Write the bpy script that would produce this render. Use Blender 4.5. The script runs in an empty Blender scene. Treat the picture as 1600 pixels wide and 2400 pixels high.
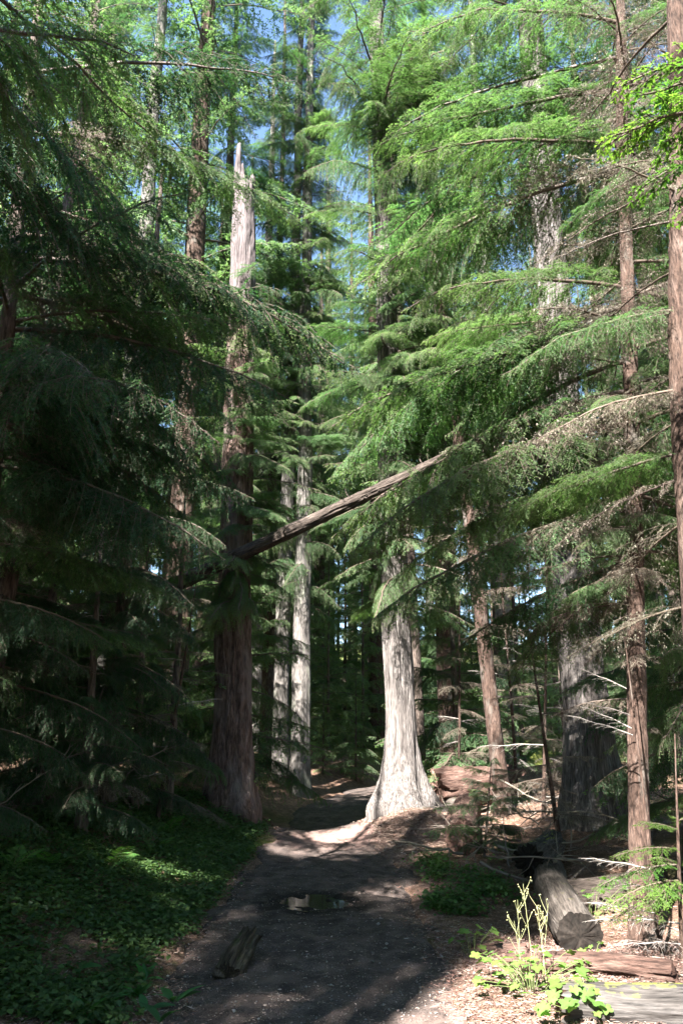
import bpy, math, random
import numpy as np
from mathutils import Vector, Matrix

scene = bpy.context.scene
R = math.radians
COL = scene.collection

# ------------------------------------------------------------------ camera
cam_d = bpy.data.cameras.new('camera'); cam = bpy.data.objects.new('camera', cam_d); COL.objects.link(cam)
cam_d.sensor_fit = 'VERTICAL'; cam_d.sensor_height = 36.0; cam_d.lens = 28.0
cam_d.clip_start = 0.05; cam_d.clip_end = 1000
cam.location = (0, 0, 1.6); cam.rotation_euler = (R(90 + 15.5), 0, 0)
scene.camera = cam

# ------------------------------------------------------------------ world, sun, exposure
SUN_EL, SUN_AZ = 45.0, -154.0          # azimuth from +Y, clockwise: behind the camera, to its left
_el, _az = R(SUN_EL), R(SUN_AZ)
S = np.array([math.sin(_az) * math.cos(_el), math.cos(_az) * math.cos(_el), math.sin(_el)])
w = bpy.data.worlds.new('World'); scene.world = w; w.use_nodes = True
nt = w.node_tree; nt.nodes.clear()
sky = nt.nodes.new('ShaderNodeTexSky'); sky.sky_type = 'NISHITA'; sky.sun_disc = False
sky.sun_elevation = _el; sky.sun_rotation = _az; sky.altitude = 300; sky.ozone_density = 2.6; sky.dust_density = 0.3
bg = nt.nodes.new('ShaderNodeBackground'); bg.inputs['Strength'].default_value = 0.058
wo = nt.nodes.new('ShaderNodeOutputWorld')
nt.links.new(sky.outputs[0], bg.inputs[0]); nt.links.new(bg.outputs[0], wo.inputs[0])
sun_d = bpy.data.lights.new('sun', 'SUN'); sun_d.energy = 5.0; sun_d.angle = R(0.53); sun_d.color = (1.0, 0.95, 0.88)
sun = bpy.data.objects.new('sun', sun_d); COL.objects.link(sun)
sun.rotation_euler = Vector(S).to_track_quat('Z', 'Y').to_euler()
sun.location = (-10, -20, 30)
vs = scene.view_settings
vs.view_transform = 'Standard'; vs.look = 'None'; vs.gamma = 1.0; vs.use_curve_mapping = False
vs.exposure = 3.2
cy = scene.cycles
cy.use_adaptive_sampling = True; cy.adaptive_threshold = .025
cy.max_bounces = 5; cy.diffuse_bounces = 3; cy.glossy_bounces = 2; cy.transmission_bounces = 3; cy.transparent_max_bounces = 4
cy.caustics_reflective = False; cy.caustics_refractive = False
cy.use_denoising = True

# ------------------------------------------------------------------ numeric helpers
def _h(ix, iy, iz, seed):
    n = (ix * 374761393 + iy * 668265263 + iz * 2147483647 + seed * 1274126177) & 0xFFFFFFFF
    n = ((n ^ (n >> 13)) * 1274126177) & 0xFFFFFFFF
    n = (n ^ (n >> 16)) & 0xFFFFFF
    return n / float(0xFFFFFF)
def vn(x, y, z=0.0, seed=0):
    x, y, z = np.broadcast_arrays(np.asarray(x, float), np.asarray(y, float), np.asarray(z, float))
    ix, iy, iz = np.floor(x).astype(np.int64), np.floor(y).astype(np.int64), np.floor(z).astype(np.int64)
    fx, fy, fz = x - ix, y - iy, z - iz
    fx, fy, fz = [f * f * (3 - 2 * f) for f in (fx, fy, fz)]
    r = 0
    for a in (0, 1):
        for b in (0, 1):
            for c in (0, 1):
                wgt = (fx if a else 1 - fx) * (fy if b else 1 - fy) * (fz if c else 1 - fz)
                r = r + wgt * _h(ix + a, iy + b, iz + c, seed)
    return r * 2 - 1
def fbm(x, y, z=0.0, seed=0, o=4):
    r, a, f = 0, 1.0, 1.0
    for i in range(o):
        r = r + a * vn(np.asarray(x) * f, np.asarray(y) * f, np.asarray(z) * f, seed + i * 17)
        a *= .5; f *= 2.03
    return r
def sstep(a, b, x):
    t = np.clip((np.asarray(x, float) - a) / (b - a), 0, 1)
    return t * t * (3 - 2 * t)
def norm(v):
    return v / np.maximum(np.linalg.norm(v, axis=-1, keepdims=True), 1e-9)

class MB:
    """collects vertices, faces and vertex colours (alpha = how much light passes through)"""
    def __init__(s): s.v = []; s.c = []; s.f3 = []; s.f4 = []; s.n = 0
    def add(s, v, f, c=(.5, .5, .5, 0)):
        v = np.asarray(v, float).reshape(-1, 3); f = np.asarray(f, np.int64)
        c = np.asarray(c, float)
        if c.ndim == 1: c = np.tile(c, (len(v), 1))
        if c.shape[1] == 3: c = np.hstack([c, np.zeros((len(c), 1))])
        s.v.append(v); s.c.append(c)
        if len(f): (s.f3 if f.shape[1] == 3 else s.f4).append(f + s.n)
        s.n += len(v); return s
    def arrays(s):
        v = np.concatenate(s.v) if s.v else np.zeros((0, 3)); c = np.concatenate(s.c)
        f3 = np.concatenate(s.f3) if s.f3 else np.zeros((0, 3), np.int64)
        f4 = np.concatenate(s.f4) if s.f4 else np.zeros((0, 4), np.int64)
        return v, c, f3, f4
    def merge(s, arrs, M=None, cmul=None):
        v, c, f3, f4 = arrs
        if M is not None: v = v @ M[:3, :3].T + M[:3, 3]
        if cmul is not None: c = c * np.append(cmul, 1)
        s.v.append(v); s.c.append(c)
        if len(f3): s.f3.append(f3 + s.n)
        if len(f4): s.f4.append(f4 + s.n)
        s.n += len(v)
    def mesh(s, name, mat, smooth=False):
        v, c, f3, f4 = s.arrays()
        me = bpy.data.meshes.new(name)
        me.vertices.add(len(v)); me.vertices.foreach_set('co', v.astype(np.float32).ravel())
        li = np.concatenate([f3.ravel(), f4.ravel()]).astype(np.int32)
        me.loops.add(len(li)); me.loops.foreach_set('vertex_index', li)
        tot = np.concatenate([np.full(len(f3), 3), np.full(len(f4), 4)]).astype(np.int32)
        st = np.concatenate([[0], np.cumsum(tot)[:-1]]).astype(np.int32)
        me.polygons.add(len(tot)); me.polygons.foreach_set('loop_start', st); me.polygons.foreach_set('loop_total', tot)
        if smooth: me.polygons.foreach_set('use_smooth', np.ones(len(tot), bool))
        me.update(calc_edges=True)
        at = me.color_attributes.new('Col', 'FLOAT_COLOR', 'POINT')
        at.data.foreach_set('color', c.astype(np.float32).ravel())
        me.materials.append(mat); return me
    def build(s, name, mat, parent=None, smooth=False, loc=(0, 0, 0)):
        return link(name, s.mesh(name, mat, smooth), parent, loc)
def link(name, me, parent=None, loc=(0, 0, 0), rot=(0, 0, 0), sc=1.0):
    o = bpy.data.objects.new(name, me); COL.objects.link(o)
    o.location = loc; o.rotation_euler = rot
    o.scale = (sc, sc, sc) if np.isscalar(sc) else sc
    if parent is not None: o.parent = parent
    return o
def tag(o, label=None, cat=None, group=None, kind=None):
    if label: o['label'] = label
    if cat: o['category'] = cat
    if group: o['group'] = group
    if kind: o['kind'] = kind
    return o
def empty(name, loc, label=None, cat=None, group=None, rz=0.0):
    o = bpy.data.objects.new(name, None); COL.objects.link(o); o.location = loc; o.rotation_euler = (0, 0, rz)
    o.empty_display_size = .2
    return tag(o, label, cat, group)

def tubes(P, rad, k=3, phase=0.0):
    """P (N,K,3) polylines, rad (N,K) -> verts, quads of N open tubes with k sides"""
    N, K, _ = P.shape
    T = np.gradient(P, axis=1); T = norm(T)
    ref = np.where(np.abs(T[..., 2:3]) > .9, np.array([1., 0, 0]), np.array([0, 0, 1.]))
    A = norm(np.cross(ref, T)); B = np.cross(T, A)
    ph = phase + np.arange(k) * 2 * math.pi / k
    V = P[:, :, None, :] + rad[:, :, None, None] * (np.cos(ph)[None, None, :, None] * A[:, :, None, :] + np.sin(ph)[None, None, :, None] * B[:, :, None, :])
    idx = np.arange(N * K * k).reshape(N, K, k)
    a = idx[:, :-1, :]; b = idx[:, 1:, :]
    F = np.stack([a, np.roll(a, -1, 2), np.roll(b, -1, 2), b], -1).reshape(-1, 4)
    return V.reshape(-1, 3), F

# ------------------------------------------------------------------ materials
def mat_new(name):
    m = bpy.data.materials.new(name); m.use_nodes = True; n = m.node_tree; n.nodes.clear()
    return m, n, n.nodes.new, n.links.new
def foliage_mat(name, trans=.38, rough=.5, var=.22, spec=.35):
    m, n, N, K = mat_new(name)
    at = N('ShaderNodeAttribute'); at.attribute_name = 'Col'
    oi = N('ShaderNodeObjectInfo')
    hs = N('ShaderNodeHueSaturation')
    mr = N('ShaderNodeMapRange'); mr.inputs['To Min'].default_value = 1 - var; mr.inputs['To Max'].default_value = 1 + var
    mh = N('ShaderNodeMapRange'); mh.inputs['To Min'].default_value = .485; mh.inputs['To Max'].default_value = .525
    fr = N('ShaderNodeMath'); fr.operation = 'FRACT'; ml = N('ShaderNodeMath'); ml.operation = 'MULTIPLY'; ml.inputs[1].default_value = 7.31
    K(oi.outputs['Random'], mr.inputs['Value']); K(oi.outputs['Random'], ml.inputs[0]); K(ml.outputs[0], fr.inputs[0]); K(fr.outputs[0], mh.inputs['Value'])
    K(at.outputs['Color'], hs.inputs['Color']); K(mr.outputs[0], hs.inputs['Value']); K(mh.outputs[0], hs.inputs['Hue'])
    p = N('ShaderNodeBsdfPrincipled'); p.inputs['Roughness'].default_value = rough; p.inputs['Specular IOR Level'].default_value = spec
    t = N('ShaderNodeBsdfTranslucent')
    tc = N('ShaderNodeMix'); tc.data_type = 'RGBA'; tc.blend_type = 'MULTIPLY'; tc.inputs[0].default_value = 1; tc.inputs[7].default_value = (1.3, 1.55, .8, 1)
    mf = N('ShaderNodeMath'); mf.operation = 'MULTIPLY'; mf.inputs[1].default_value = trans
    mx = N('ShaderNodeMixShader'); o = N('ShaderNodeOutputMaterial')
    K(hs.outputs[0], p.inputs['Base Color']); K(hs.outputs[0], tc.inputs[6]); K(tc.outputs[2], t.inputs['Color'])
    K(at.outputs['Alpha'], mf.inputs[0]); K(mf.outputs[0], mx.inputs[0]); K(p.outputs[0], mx.inputs[1]); K(t.outputs[0], mx.inputs[2]); K(mx.outputs[0], o.inputs[0])
    return m
def noise_mat(name, cols, scale=(6, 6, 6), detail=8, rough=.9, bump=.4, bscale=(40, 40, 40), bdist=.02, pos=None, moss=None, second=None, spec=.2, attr=None):
    """ramped noise in object space, with bump; moss = (colour, threshold) on upward faces"""
    m, n, N, K = mat_new(name)
    tc = N('ShaderNodeTexCoord')
    def noise(sc, det=8, r=.6):
        mp = N('ShaderNodeMapping'); mp.inputs['Scale'].default_value = sc; K(tc.outputs['Object'], mp.inputs['Vector'])
        nz = N('ShaderNodeTexNoise'); nz.inputs['Scale'].default_value = 1; nz.inputs['Detail'].default_value = det; nz.inputs['Roughness'].default_value = r
        K(mp.outputs[0], nz.inputs['Vector']); return nz
    a = noise(scale, detail)
    ramp = N('ShaderNodeValToRGB'); e = ramp.color_ramp.elements
    pos = pos or [.25 + .5 * i / (len(cols) - 1) for i in range(len(cols))]
    while len(e) < len(cols): e.new(.5)
    for i, c in enumerate(cols): e[i].position = pos[i]; e[i].color = (*c, 1)
    K(a.outputs['Fac'], ramp.inputs[0]); col = ramp.outputs[0]
    b = noise(bscale, 6)
    mul = N('ShaderNodeMix'); mul.data_type = 'RGBA'; mul.blend_type = 'MULTIPLY'; mul.inputs[0].default_value = 1.0
    r2 = N('ShaderNodeMapRange'); r2.inputs['From Min'].default_value = .3; r2.inputs['From Max'].default_value = .7; r2.inputs['To Min'].default_value = .25; r2.inputs['To Max'].default_value = 1.5
    K(b.outputs['Fac'], r2.inputs['Value']); K(col, mul.inputs[6]); K(r2.outputs[0], mul.inputs[7]); col = mul.outputs[2]
    if second:                                            # broad patches of another colour
        c2, sc2, lo, hi = second
        q = noise(sc2, 5); mr = N('ShaderNodeMapRange'); mr.inputs['From Min'].default_value = lo; mr.inputs['From Max'].default_value = hi
        K(q.outputs['Fac'], mr.inputs['Value'])
        mx = N('ShaderNodeMix'); mx.data_type = 'RGBA'; mx.inputs[7].default_value = (*c2, 1); K(mr.outputs[0], mx.inputs[0]); K(col, mx.inputs[6]); col = mx.outputs[2]
    if moss:
        g = N('ShaderNodeNewGeometry'); sx = N('ShaderNodeSeparateXYZ'); K(g.outputs['Normal'], sx.inputs[0])
        q = noise((9, 9, 9), 6); ad = N('ShaderNodeMath'); ad.operation = 'MULTIPLY_ADD'; ad.inputs[1].default_value = 1.6; K(q.outputs['Fac'], ad.inputs[0]); K(sx.outputs['Z'], ad.inputs[2])
        mr = N('ShaderNodeMapRange'); mr.inputs['From Min'].default_value = moss[1]; mr.inputs['From Max'].default_value = moss[1] + .25; K(ad.outputs[0], mr.inputs['Value'])
        mx = N('ShaderNodeMix'); mx.data_type = 'RGBA'; mx.inputs[7].default_value = (*moss[0], 1); K(mr.outputs[0], mx.inputs[0]); K(col, mx.inputs[6]); col = mx.outputs[2]
    if attr:                                              # vertex-mask tints: duff, moss, wet, and the trail's painted sunlit band
        at = N('ShaderNodeAttribute'); at.attribute_name = 'Col'; sp = N('ShaderNodeSeparateColor'); K(at.outputs['Color'], sp.inputs[0])
        q = noise((7, 7, 7), 6)
        for ch, c2 in attr:
            ad = N('ShaderNodeMath'); ad.operation = 'ADD'; K(sp.outputs[ch], ad.inputs[0]); K(q.outputs['Fac'], ad.inputs[1])
            mr = N('ShaderNodeMapRange'); mr.inputs['From Min'].default_value = .85; mr.inputs['From Max'].default_value = 1.15; K(ad.outputs[0], mr.inputs['Value'])
            tint = N('ShaderNodeMix'); tint.data_type = 'RGBA'; tint.blend_type = 'MULTIPLY'; tint.inputs[0].default_value = .8; tint.inputs[6].default_value = (*c2, 1); K(r2.outputs[0], tint.inputs[7])
            mx = N('ShaderNodeMix'); mx.data_type = 'RGBA'; K(mr.outputs[0], mx.inputs[0]); K(col, mx.inputs[6]); K(tint.outputs[2], mx.inputs[7]); col = mx.outputs[2]
    p = N('ShaderNodeBsdfPrincipled'); p.inputs['Roughness'].default_value = rough; p.inputs['Specular IOR Level'].default_value = spec
    bp = N('ShaderNodeBump'); bp.inputs['Strength'].default_value = bump; bp.inputs['Distance'].default_value = bdist
    sm = N('ShaderNodeMath'); K(b.outputs['Fac'], sm.inputs[0]); K(a.outputs['Fac'], sm.inputs[1]); K(sm.outputs[0], bp.inputs['Height'])
    K(col, p.inputs['Base Color']); K(bp.outputs[0], p.inputs['Normal'])
    o = N('ShaderNodeOutputMaterial'); K(p.outputs[0], o.inputs[0])
    return m

M_FOL = foliage_mat('conifer_foliage', trans=.6, rough=.55, spec=.3)
M_LEAF = foliage_mat('broad_leaf', trans=.45, rough=.5, var=.32)
M_LITTER = foliage_mat('forest_litter', trans=0.0, rough=.9, var=.0, spec=.1)
M_CEDAR = noise_mat('cedar_bark', [(.04, .033, .030), (.14, .124, .117), (.255, .233, .223)], scale=(17, 17, 1.3), bscale=(60, 60, 4), bump=1.0, bdist=.045)
M_FIR = noise_mat('fir_bark', [(.035, .023, .019), (.105, .068, .057), (.20, .15, .135)], scale=(14, 14, 2.4), bscale=(38, 38, 6), bump=1.0, bdist=.045, second=((.20, .165, .155), (2.5, 2.5, 1.2), .48, .72))
M_SNAG = noise_mat('weathered_wood', [(.055, .044, .044), (.12, .10, .10), (.185, .16, .16)], scale=(14, 14, 1.5), bscale=(50, 50, 4), bump=.8, bdist=.03)
M_HEM = noise_mat('hemlock_bark', [(.026, .016, .012), (.066, .042, .033), (.125, .09, .076)], scale=(18, 18, 4), bscale=(60, 60, 14), bump=.9, bdist=.02, second=((.11, .098, .086), (5, 5, 2), .55, .69))
M_PALE = noise_mat('pale_bark', [(.06, .053, .049), (.13, .118, .11), (.20, .185, .174)], scale=(16, 16, 2), bscale=(55, 55, 7), bump=.8, bdist=.025, second=((.20, .22, .17), (3, 3, 1), .55, .75))
M_DARKBARK = noise_mat('dark_bark', [(.035, .028, .024), (.09, .07, .06), (.15, .12, .10)], scale=(14, 14, 2.5), bscale=(45, 45, 8), bump=.8, bdist=.03)
M_LOG = noise_mat('log_bark', [(.022, .017, .014), (.06, .047, .04), (.12, .098, .085)], scale=(3.0, 16, 16), bscale=(9, 55, 55), bump=.9, bdist=.03, moss=((.055, .06, .02), 1.75))
M_BARE = noise_mat('bare_log', [(.022, .018, .015), (.062, .052, .045), (.12, .105, .094)], scale=(1.5, 18, 18), bscale=(5, 70, 70), bump=.7, bdist=.02, moss=((.09, .09, .02), 1.95))
M_GREYLOG = noise_mat('grey_log', [(.022, .019, .017), (.058, .052, .049), (.115, .107, .104)], scale=(2, 20, 20), bscale=(6, 70, 70), bump=.6, bdist=.015, moss=((.22, .24, .04), 1.78))
M_ROT = noise_mat('rotten_wood', [(.025, .014, .011), (.085, .05, .04), (.17, .115, .095)], scale=(4, 20, 20), bscale=(10, 70, 70), bump=.9, bdist=.02)
M_CUT = noise_mat('shaded_cut_wood', [(.006, .005, .004), (.014, .011, .009), (.026, .021, .018)], scale=(12, 12, 12), bump=.5, bdist=.01)  # shade on the log ends is put into this lowered colour
M_CUTRED = noise_mat('cut_wood', [(.06, .035, .028), (.13, .075, .06), (.19, .12, .10)], scale=(8, 14, 14), bump=.5, bdist=.01)
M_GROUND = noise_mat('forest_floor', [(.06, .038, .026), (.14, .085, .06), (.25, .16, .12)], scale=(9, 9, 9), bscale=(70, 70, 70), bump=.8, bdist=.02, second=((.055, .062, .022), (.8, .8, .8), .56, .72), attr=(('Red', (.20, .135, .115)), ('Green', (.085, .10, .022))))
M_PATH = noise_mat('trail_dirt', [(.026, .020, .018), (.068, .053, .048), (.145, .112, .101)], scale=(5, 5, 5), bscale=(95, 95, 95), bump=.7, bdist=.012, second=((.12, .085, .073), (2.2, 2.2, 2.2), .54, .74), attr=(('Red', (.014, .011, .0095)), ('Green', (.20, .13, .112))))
def water_mat():
    m, n, N, K = mat_new('puddle_water')
    p = N('ShaderNodeBsdfPrincipled'); p.inputs['Base Color'].default_value = (.035, .03, .024, 1); p.inputs['Roughness'].default_value = .06; p.inputs['IOR'].default_value = 1.33
    p.inputs['Specular IOR Level'].default_value = .6
    nz = N('ShaderNodeTexNoise'); nz.inputs['Scale'].default_value = 14; b = N('ShaderNodeBump'); b.inputs['Strength'].default_value = .04; b.inputs['Distance'].default_value = .01
    K(nz.outputs['Fac'], b.inputs['Height']); K(b.outputs[0], p.inputs['Normal'])
    o = N('ShaderNodeOutputMaterial'); K(p.outputs[0], o.inputs[0]); return m
M_WATER = water_mat()

# ------------------------------------------------------------------ terrain
_py = np.array([-60, 0, 5, 10, 13.5, 16.5, 19, 22, 27, 60.])
_px = np.array([-.2, -.2, -.2, -.2, -.30, -.32, .0, 1.0, 4.0, 30.])
_pw = np.array([1.0, 1.0, .98, .98, .80, .72, .75, .8, .8, .8])
def path_c(y): return np.interp(y, _py, _px)
def path_w(y): return np.interp(y, _py, _pw)
def path_d(x, y):                       # signed distance from the trail's edge, positive outside
    wob = .13 * fbm(np.asarray(x) * 1.1, np.asarray(y) * 1.1, 0, 5, 3) + .05 * fbm(np.asarray(x) * 5, np.asarray(y) * 5, 0, 6, 3)
    return np.abs(np.asarray(x) - path_c(y)) - path_w(y) + wob
def ground_h(x, y):
    x = np.asarray(x, float); y = np.asarray(y, float)
    e = path_d(x, y); left = x < path_c(y)
    bank = np.where(left, .78 * sstep(-.05, 2.4, e) + .05 * np.clip(e - 2, 0, 12) * sstep(3, 8, y),
                    .10 * sstep(0, .8, e) + .36 * sstep(.9, 2.6, e) * sstep(8.0, 10.5, y) + .03 * np.clip(e - 2, 0, 12))
    bank = bank - .16 * np.exp(-(((x - 1.75) / .55) ** 2 + ((y - 7.4) / 1.0) ** 2))
    mound = .36 * np.exp(-(((x - 1.0) / .95) ** 2 + ((y - 13.75) / 1.25) ** 2)) + .22 * np.exp(-(((x + 1.75) / 1.0) ** 2 + ((y - 13.3) / 1.3) ** 2))
    far = .10 * sstep(15, 19, y) + .02 * np.clip(y - 19, 0, 60) + .14 * np.clip(y - 34, 0, 90)
    dip = -.12 * np.exp(-((y - 15.8) / 1.2) ** 2) * (e < .4)
    h = bank + mound + far + dip + .05 * fbm(x * .9, y * .9, 0, 1, 3) * sstep(-.3, .5, e) + .012 * fbm(x * 6, y * 6, 0, 2, 3)
    return h
def path_micro(x, y):
    rim = (-.055 + .03 * fbm(x * 7, y * 5, 0, 35, 3)) * np.exp(-((((x + .27) / .36) ** 2 + ((y - 8.65) / .42) ** 2)) ** 1.3)   # puddle hollow
    rut = .05 * sstep(.10, -.12, x + .78 + .09 * (y - 6)) * sstep(7.2, 6.2, y) * -1
    return rim + rut + .011 * fbm(x * 9, y * 9, 0, 31, 4) + .018 * fbm(x * 2.2, y * 2.2, 0, 33, 2)
def gz(x, y): return float(ground_h(np.array([x]), np.array([y]))[0])
def grid_mesh(name, xs, ys, zf, mat, cf=None):
    X, Y = np.meshgrid(xs, ys); Z = zf(X, Y)
    nx, ny = len(xs), len(ys); i = np.arange(nx * ny).reshape(ny, nx)
    f = np.stack([i[:-1, :-1], i[:-1, 1:], i[1:, 1:], i[1:, :-1]], -1).reshape(-1, 4)
    mb = MB(); mb.add(np.stack([X, Y, Z], -1).reshape(-1, 3), f, (0, 0, 0, 0) if cf is None else cf(X, Y).reshape(-1, 4))
    return mb.build(name, mat, smooth=True)
xs = np.concatenate([[-120, -80, -50, -35, -25, -18, -13, -10, -8, -7, -6, -5.4], np.arange(-5, 5.01, .07), [5.4, 6, 7, 8, 10, 13, 18, 25, 35, 50, 80, 120]])
ys = np.concatenate([[-90, -60, -40, -25, -15, -10, -6, -3, -1, 0, 1, 2, 3, 3.5], np.arange(4, 17.01, .08), np.arange(17.3, 30, .4), [31, 33, 36, 40, 46, 54, 65, 80, 110, 160, 240]])
def floor_z(X, Y): return ground_h(X, Y) - .07 * sstep(.05, -.12, path_d(X, Y))
def floor_c(X, Y):
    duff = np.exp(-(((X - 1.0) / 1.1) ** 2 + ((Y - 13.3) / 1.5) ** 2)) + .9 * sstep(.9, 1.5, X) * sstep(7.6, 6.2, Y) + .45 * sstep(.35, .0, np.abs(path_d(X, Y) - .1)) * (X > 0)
    moss = .9 * sstep(20, 30, Y) + .75 * np.exp(-(((X + 1.5) / .9) ** 2 + ((Y - 12.2) / 1.2) ** 2)) + .35 * (X < -1.2) * sstep(14, 9, Y)
    return np.stack([duff, moss, 0 * X, 0 * X], -1)
tag(grid_mesh('ground', xs, ys, floor_z, M_GROUND, floor_c), 'brown forest floor rising on both sides of the trail', kind='structure')
# the trail: a strip whose ragged margins dive below the forest floor
pu = np.linspace(-1.25, 1.25, 66); pv = np.concatenate([np.linspace(-12, 3.5, 20), np.arange(3.7, 16, .05), np.arange(16, 30, .25)])
U, V = np.meshgrid(pu, pv); X = path_c(V) + U * (path_w(V) + .12); Y = V + 0 * U
Z = ground_h(X, Y) + path_micro(X, Y) - .14 * sstep(-.06, .10, path_d(X, Y))
i = np.arange(X.size).reshape(X.shape); f = np.stack([i[:-1, :-1], i[:-1, 1:], i[1:, 1:], i[1:, :-1]], -1).reshape(-1, 4)
wet = 1.1 * np.exp(-(((X + .27) / .62) ** 2 + ((Y - 8.6) / .75) ** 2)) + .25 * (fbm(X * .8, Y * .8, 0, 90, 3) > .5)
tag(MB().add(np.stack([X, Y, Z], -1).reshape(-1, 3), f, np.stack([wet, .85 * np.exp(-((X - .2) / 1.3) ** 2 - ((Y - 12.9) / 1.0) ** 2) + .55 * sstep(.2, .8, X) * sstep(6.4, 5.2, Y) + .3 * sstep(-.25, .0, path_d(X, Y)), 0 * X, 0 * X], -1).reshape(-1, 4)).build('path', M_PATH, smooth=True), 'dark packed dirt trail running away between the trees', kind='structure')  # green mask: pink of the sunlit patches painted into the trail, plus edge duff
# puddle
a = np.linspace(0, 2 * math.pi, 40, endpoint=False)
pr = np.stack([-.27 + .34 * np.cos(a), 8.65 + .42 * np.sin(a), np.full(40, gz(-.27, 8.65) - .024)], -1)
pv_ = np.vstack([pr, [[-.27, 8.65, pr[0, 2]]]])
tag(MB().add(pv_, [[k, (k + 1) % 40, 40] for k in range(40)]).build('puddle', M_WATER), 'small shallow puddle in the middle of the dirt trail', kind='structure')

# ------------------------------------------------------------------ boughs
GREEN = np.array([.064, .122, .054]); TIP = np.array([.185, .25, .11]); TWIG = np.array([.085, .064, .050, 0]); LICH = np.array([.155, .14, .108, .25])
def bough_arrays(L, seed, nl=.027, nw=.0115, ns=.0078, ss=.034, ts=.022, up=.10, droop=.34, spread=.42, d2=.5, bare=0.0, lich=0.0, k=4, wood=True, g=GREEN, tip=TIP, keep=1.0, twig=TWIG):
    rng = np.random.default_rng(seed); mb = MB(); twig = np.array(twig)
    na = 16; s = np.linspace(0, 1, na)
    wy = np.cumsum(rng.normal(0, 1, na)) * .012 * L; wz = np.cumsum(rng.normal(0, 1, na)) * .006 * L
    ax = np.stack([L * s * (1 - .12 * droop * s), wy * s, L * (up * s - droop * s ** 2) + wz * s], -1)
    mb.add(*tubes(ax[None], (.0085 * L * (1 - s) ** .8 + .003)[None], k + 1), twig)
    n2 = int(L / ss); s2 = np.clip(np.linspace(.08, .985, n2) + rng.normal(0, .01, n2), .05, .99)
    side = np.where(np.arange(n2) % 2 == 0, 1, -1)
    l2 = L * spread * np.clip(s2 / .22, 0, 1) ** .6 * (1 - s2) ** .72 * rng.uniform(.5, 1.12, n2) + .05
    A = lambda t: np.stack([np.interp(t, s, ax[:, j]) for j in range(3)], -1)
    b2 = A(s2); t2 = norm(A(np.minimum(s2 + .02, 1)) - A(s2 - .02))
    ang = side * (np.radians(66 - 30 * s2) + rng.normal(0, .13, n2)); hd = np.arctan2(t2[:, 1], t2[:, 0]) + ang
    dd = norm(np.stack([np.cos(hd), np.sin(hd), t2[:, 2] * .6 + rng.normal(0, .12, n2)], -1))
    dr2 = d2 * rng.uniform(.6, 1.4, n2)
    q = lambda i, u: b2[i] + dd[i] * (l2[i] * u * (1 - .3 * np.minimum(dr2[i], 1) * u))[:, None] + np.array([0, 0, -1.]) * (dr2[i] * l2[i] * u ** 2)[:, None]
    i2 = np.arange(n2)
    if wood:
        uu = np.linspace(0, 1, 5); P = np.stack([q(i2, np.full(n2, u)) for u in uu], 1)
        mb.add(*tubes(P, (.0042 * np.sqrt(l2))[:, None] * (1 - .8 * uu)[None] + .0008, 3), twig)
    nt_ = np.maximum((l2 / ts).astype(int), 2); i3 = np.repeat(i2, nt_); n3 = len(i3)
    u3 = rng.uniform(.06, 1, n3); lt = np.clip(l2[i3] * .36 * (1 - u3) ** .45, .025, .24) * rng.uniform(.55, 1.15, n3) + .012
    b3 = q(i3, u3); t3 = norm(q(i3, np.minimum(u3 + .03, 1.03)) - q(i3, u3 - .03))
    sv = norm(np.cross(np.array([0, 0, 1.]), t3)); sd = np.where(rng.random(n3) < .5, 1, -1)[:, None]
    d3 = norm(t3 * .72 + sv * sd * .66 + rng.normal(0, .12, (n3, 3)) + np.array([0, 0, -.16]))
    # the branchlet ends are twigs too
    be = q(i2, np.full(n2, .82)); de = norm(q(i2, np.ones(n2)) - be)
    B = np.vstack([b3, be]); D = np.vstack([d3, de]); Lt = np.concatenate([lt, .2 * l2]); I = np.concatenate([i3, i2]); Uo = np.concatenate([u3, np.ones(n2)])
    dT = .35 * d2 / .5 * rng.uniform(.3, 1.2, len(B))
    inner = (s2[I] + .55 * Uo * (l2[I] / L) / spread) < bare + rng.normal(0, .08, len(B))
    live = (~inner) & (rng.random(len(B)) < keep)
    if wood:
        vv = np.linspace(0, 1, 3); P = B[:, None] + D[:, None] * (Lt[:, None] * vv)[..., None] + np.array([0, 0, -1.]) * (dT[:, None] * Lt[:, None] * vv[None] ** 2)[..., None]
        sel = inner | (rng.random(len(B)) < .25)
        if sel.any(): mb.add(*tubes(P[sel], np.tile((.0016 * (1 - .6 * vv))[None], (sel.sum(), 1)), 3), twig * np.array([1.15, 1.15, 1.15, 1]))
    # needles
    Bl, Dl, Ll, dl, Il, Ul = B[live], D[live], Lt[live], dT[live], I[live], Uo[live]
    nn = np.maximum((Ll / ns).astype(int), 2); j = np.repeat(np.arange(len(Bl)), nn); n = len(j)
    v = rng.uniform(0, 1.0, n)
    p = Bl[j] + Dl[j] * (Ll[j] * v)[:, None]; p[:, 2] -= dl[j] * Ll[j] * v ** 2
    tn = Dl[j].copy(); tn[:, 2] -= 2 * dl[j] * v; tn = norm(tn)
    sn = norm(np.cross(np.array([0, 0, 1.]), tn) + rng.normal(0, .22, (n, 3))); sg = np.where(rng.random(n) < .5, 1, -1)[:, None]
    nd = norm(tn * .62 + sn * sg * .78 + rng.normal(0, .12, (n, 3)))
    ln = nl * rng.uniform(.7, 1.2, n) * (1 - .35 * v); hw = tn * (nw * .5 * rng.uniform(.8, 1.2, n))[:, None]
    T = np.stack([p - hw, p + hw, p + nd * ln[:, None]], 1)
    young = np.clip(.75 * v ** 2 * Ul[j] + .45 * s2[Il[j]] ** 3 + rng.normal(0, .12, n), 0, 1)[:, None]
    c = (g * (1 - young) + tip * young) * rng.uniform(.72, 1.25, (n, 1))
    c = np.repeat(np.hstack([c, np.ones((n, 1))]), 3, 0)
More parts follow.
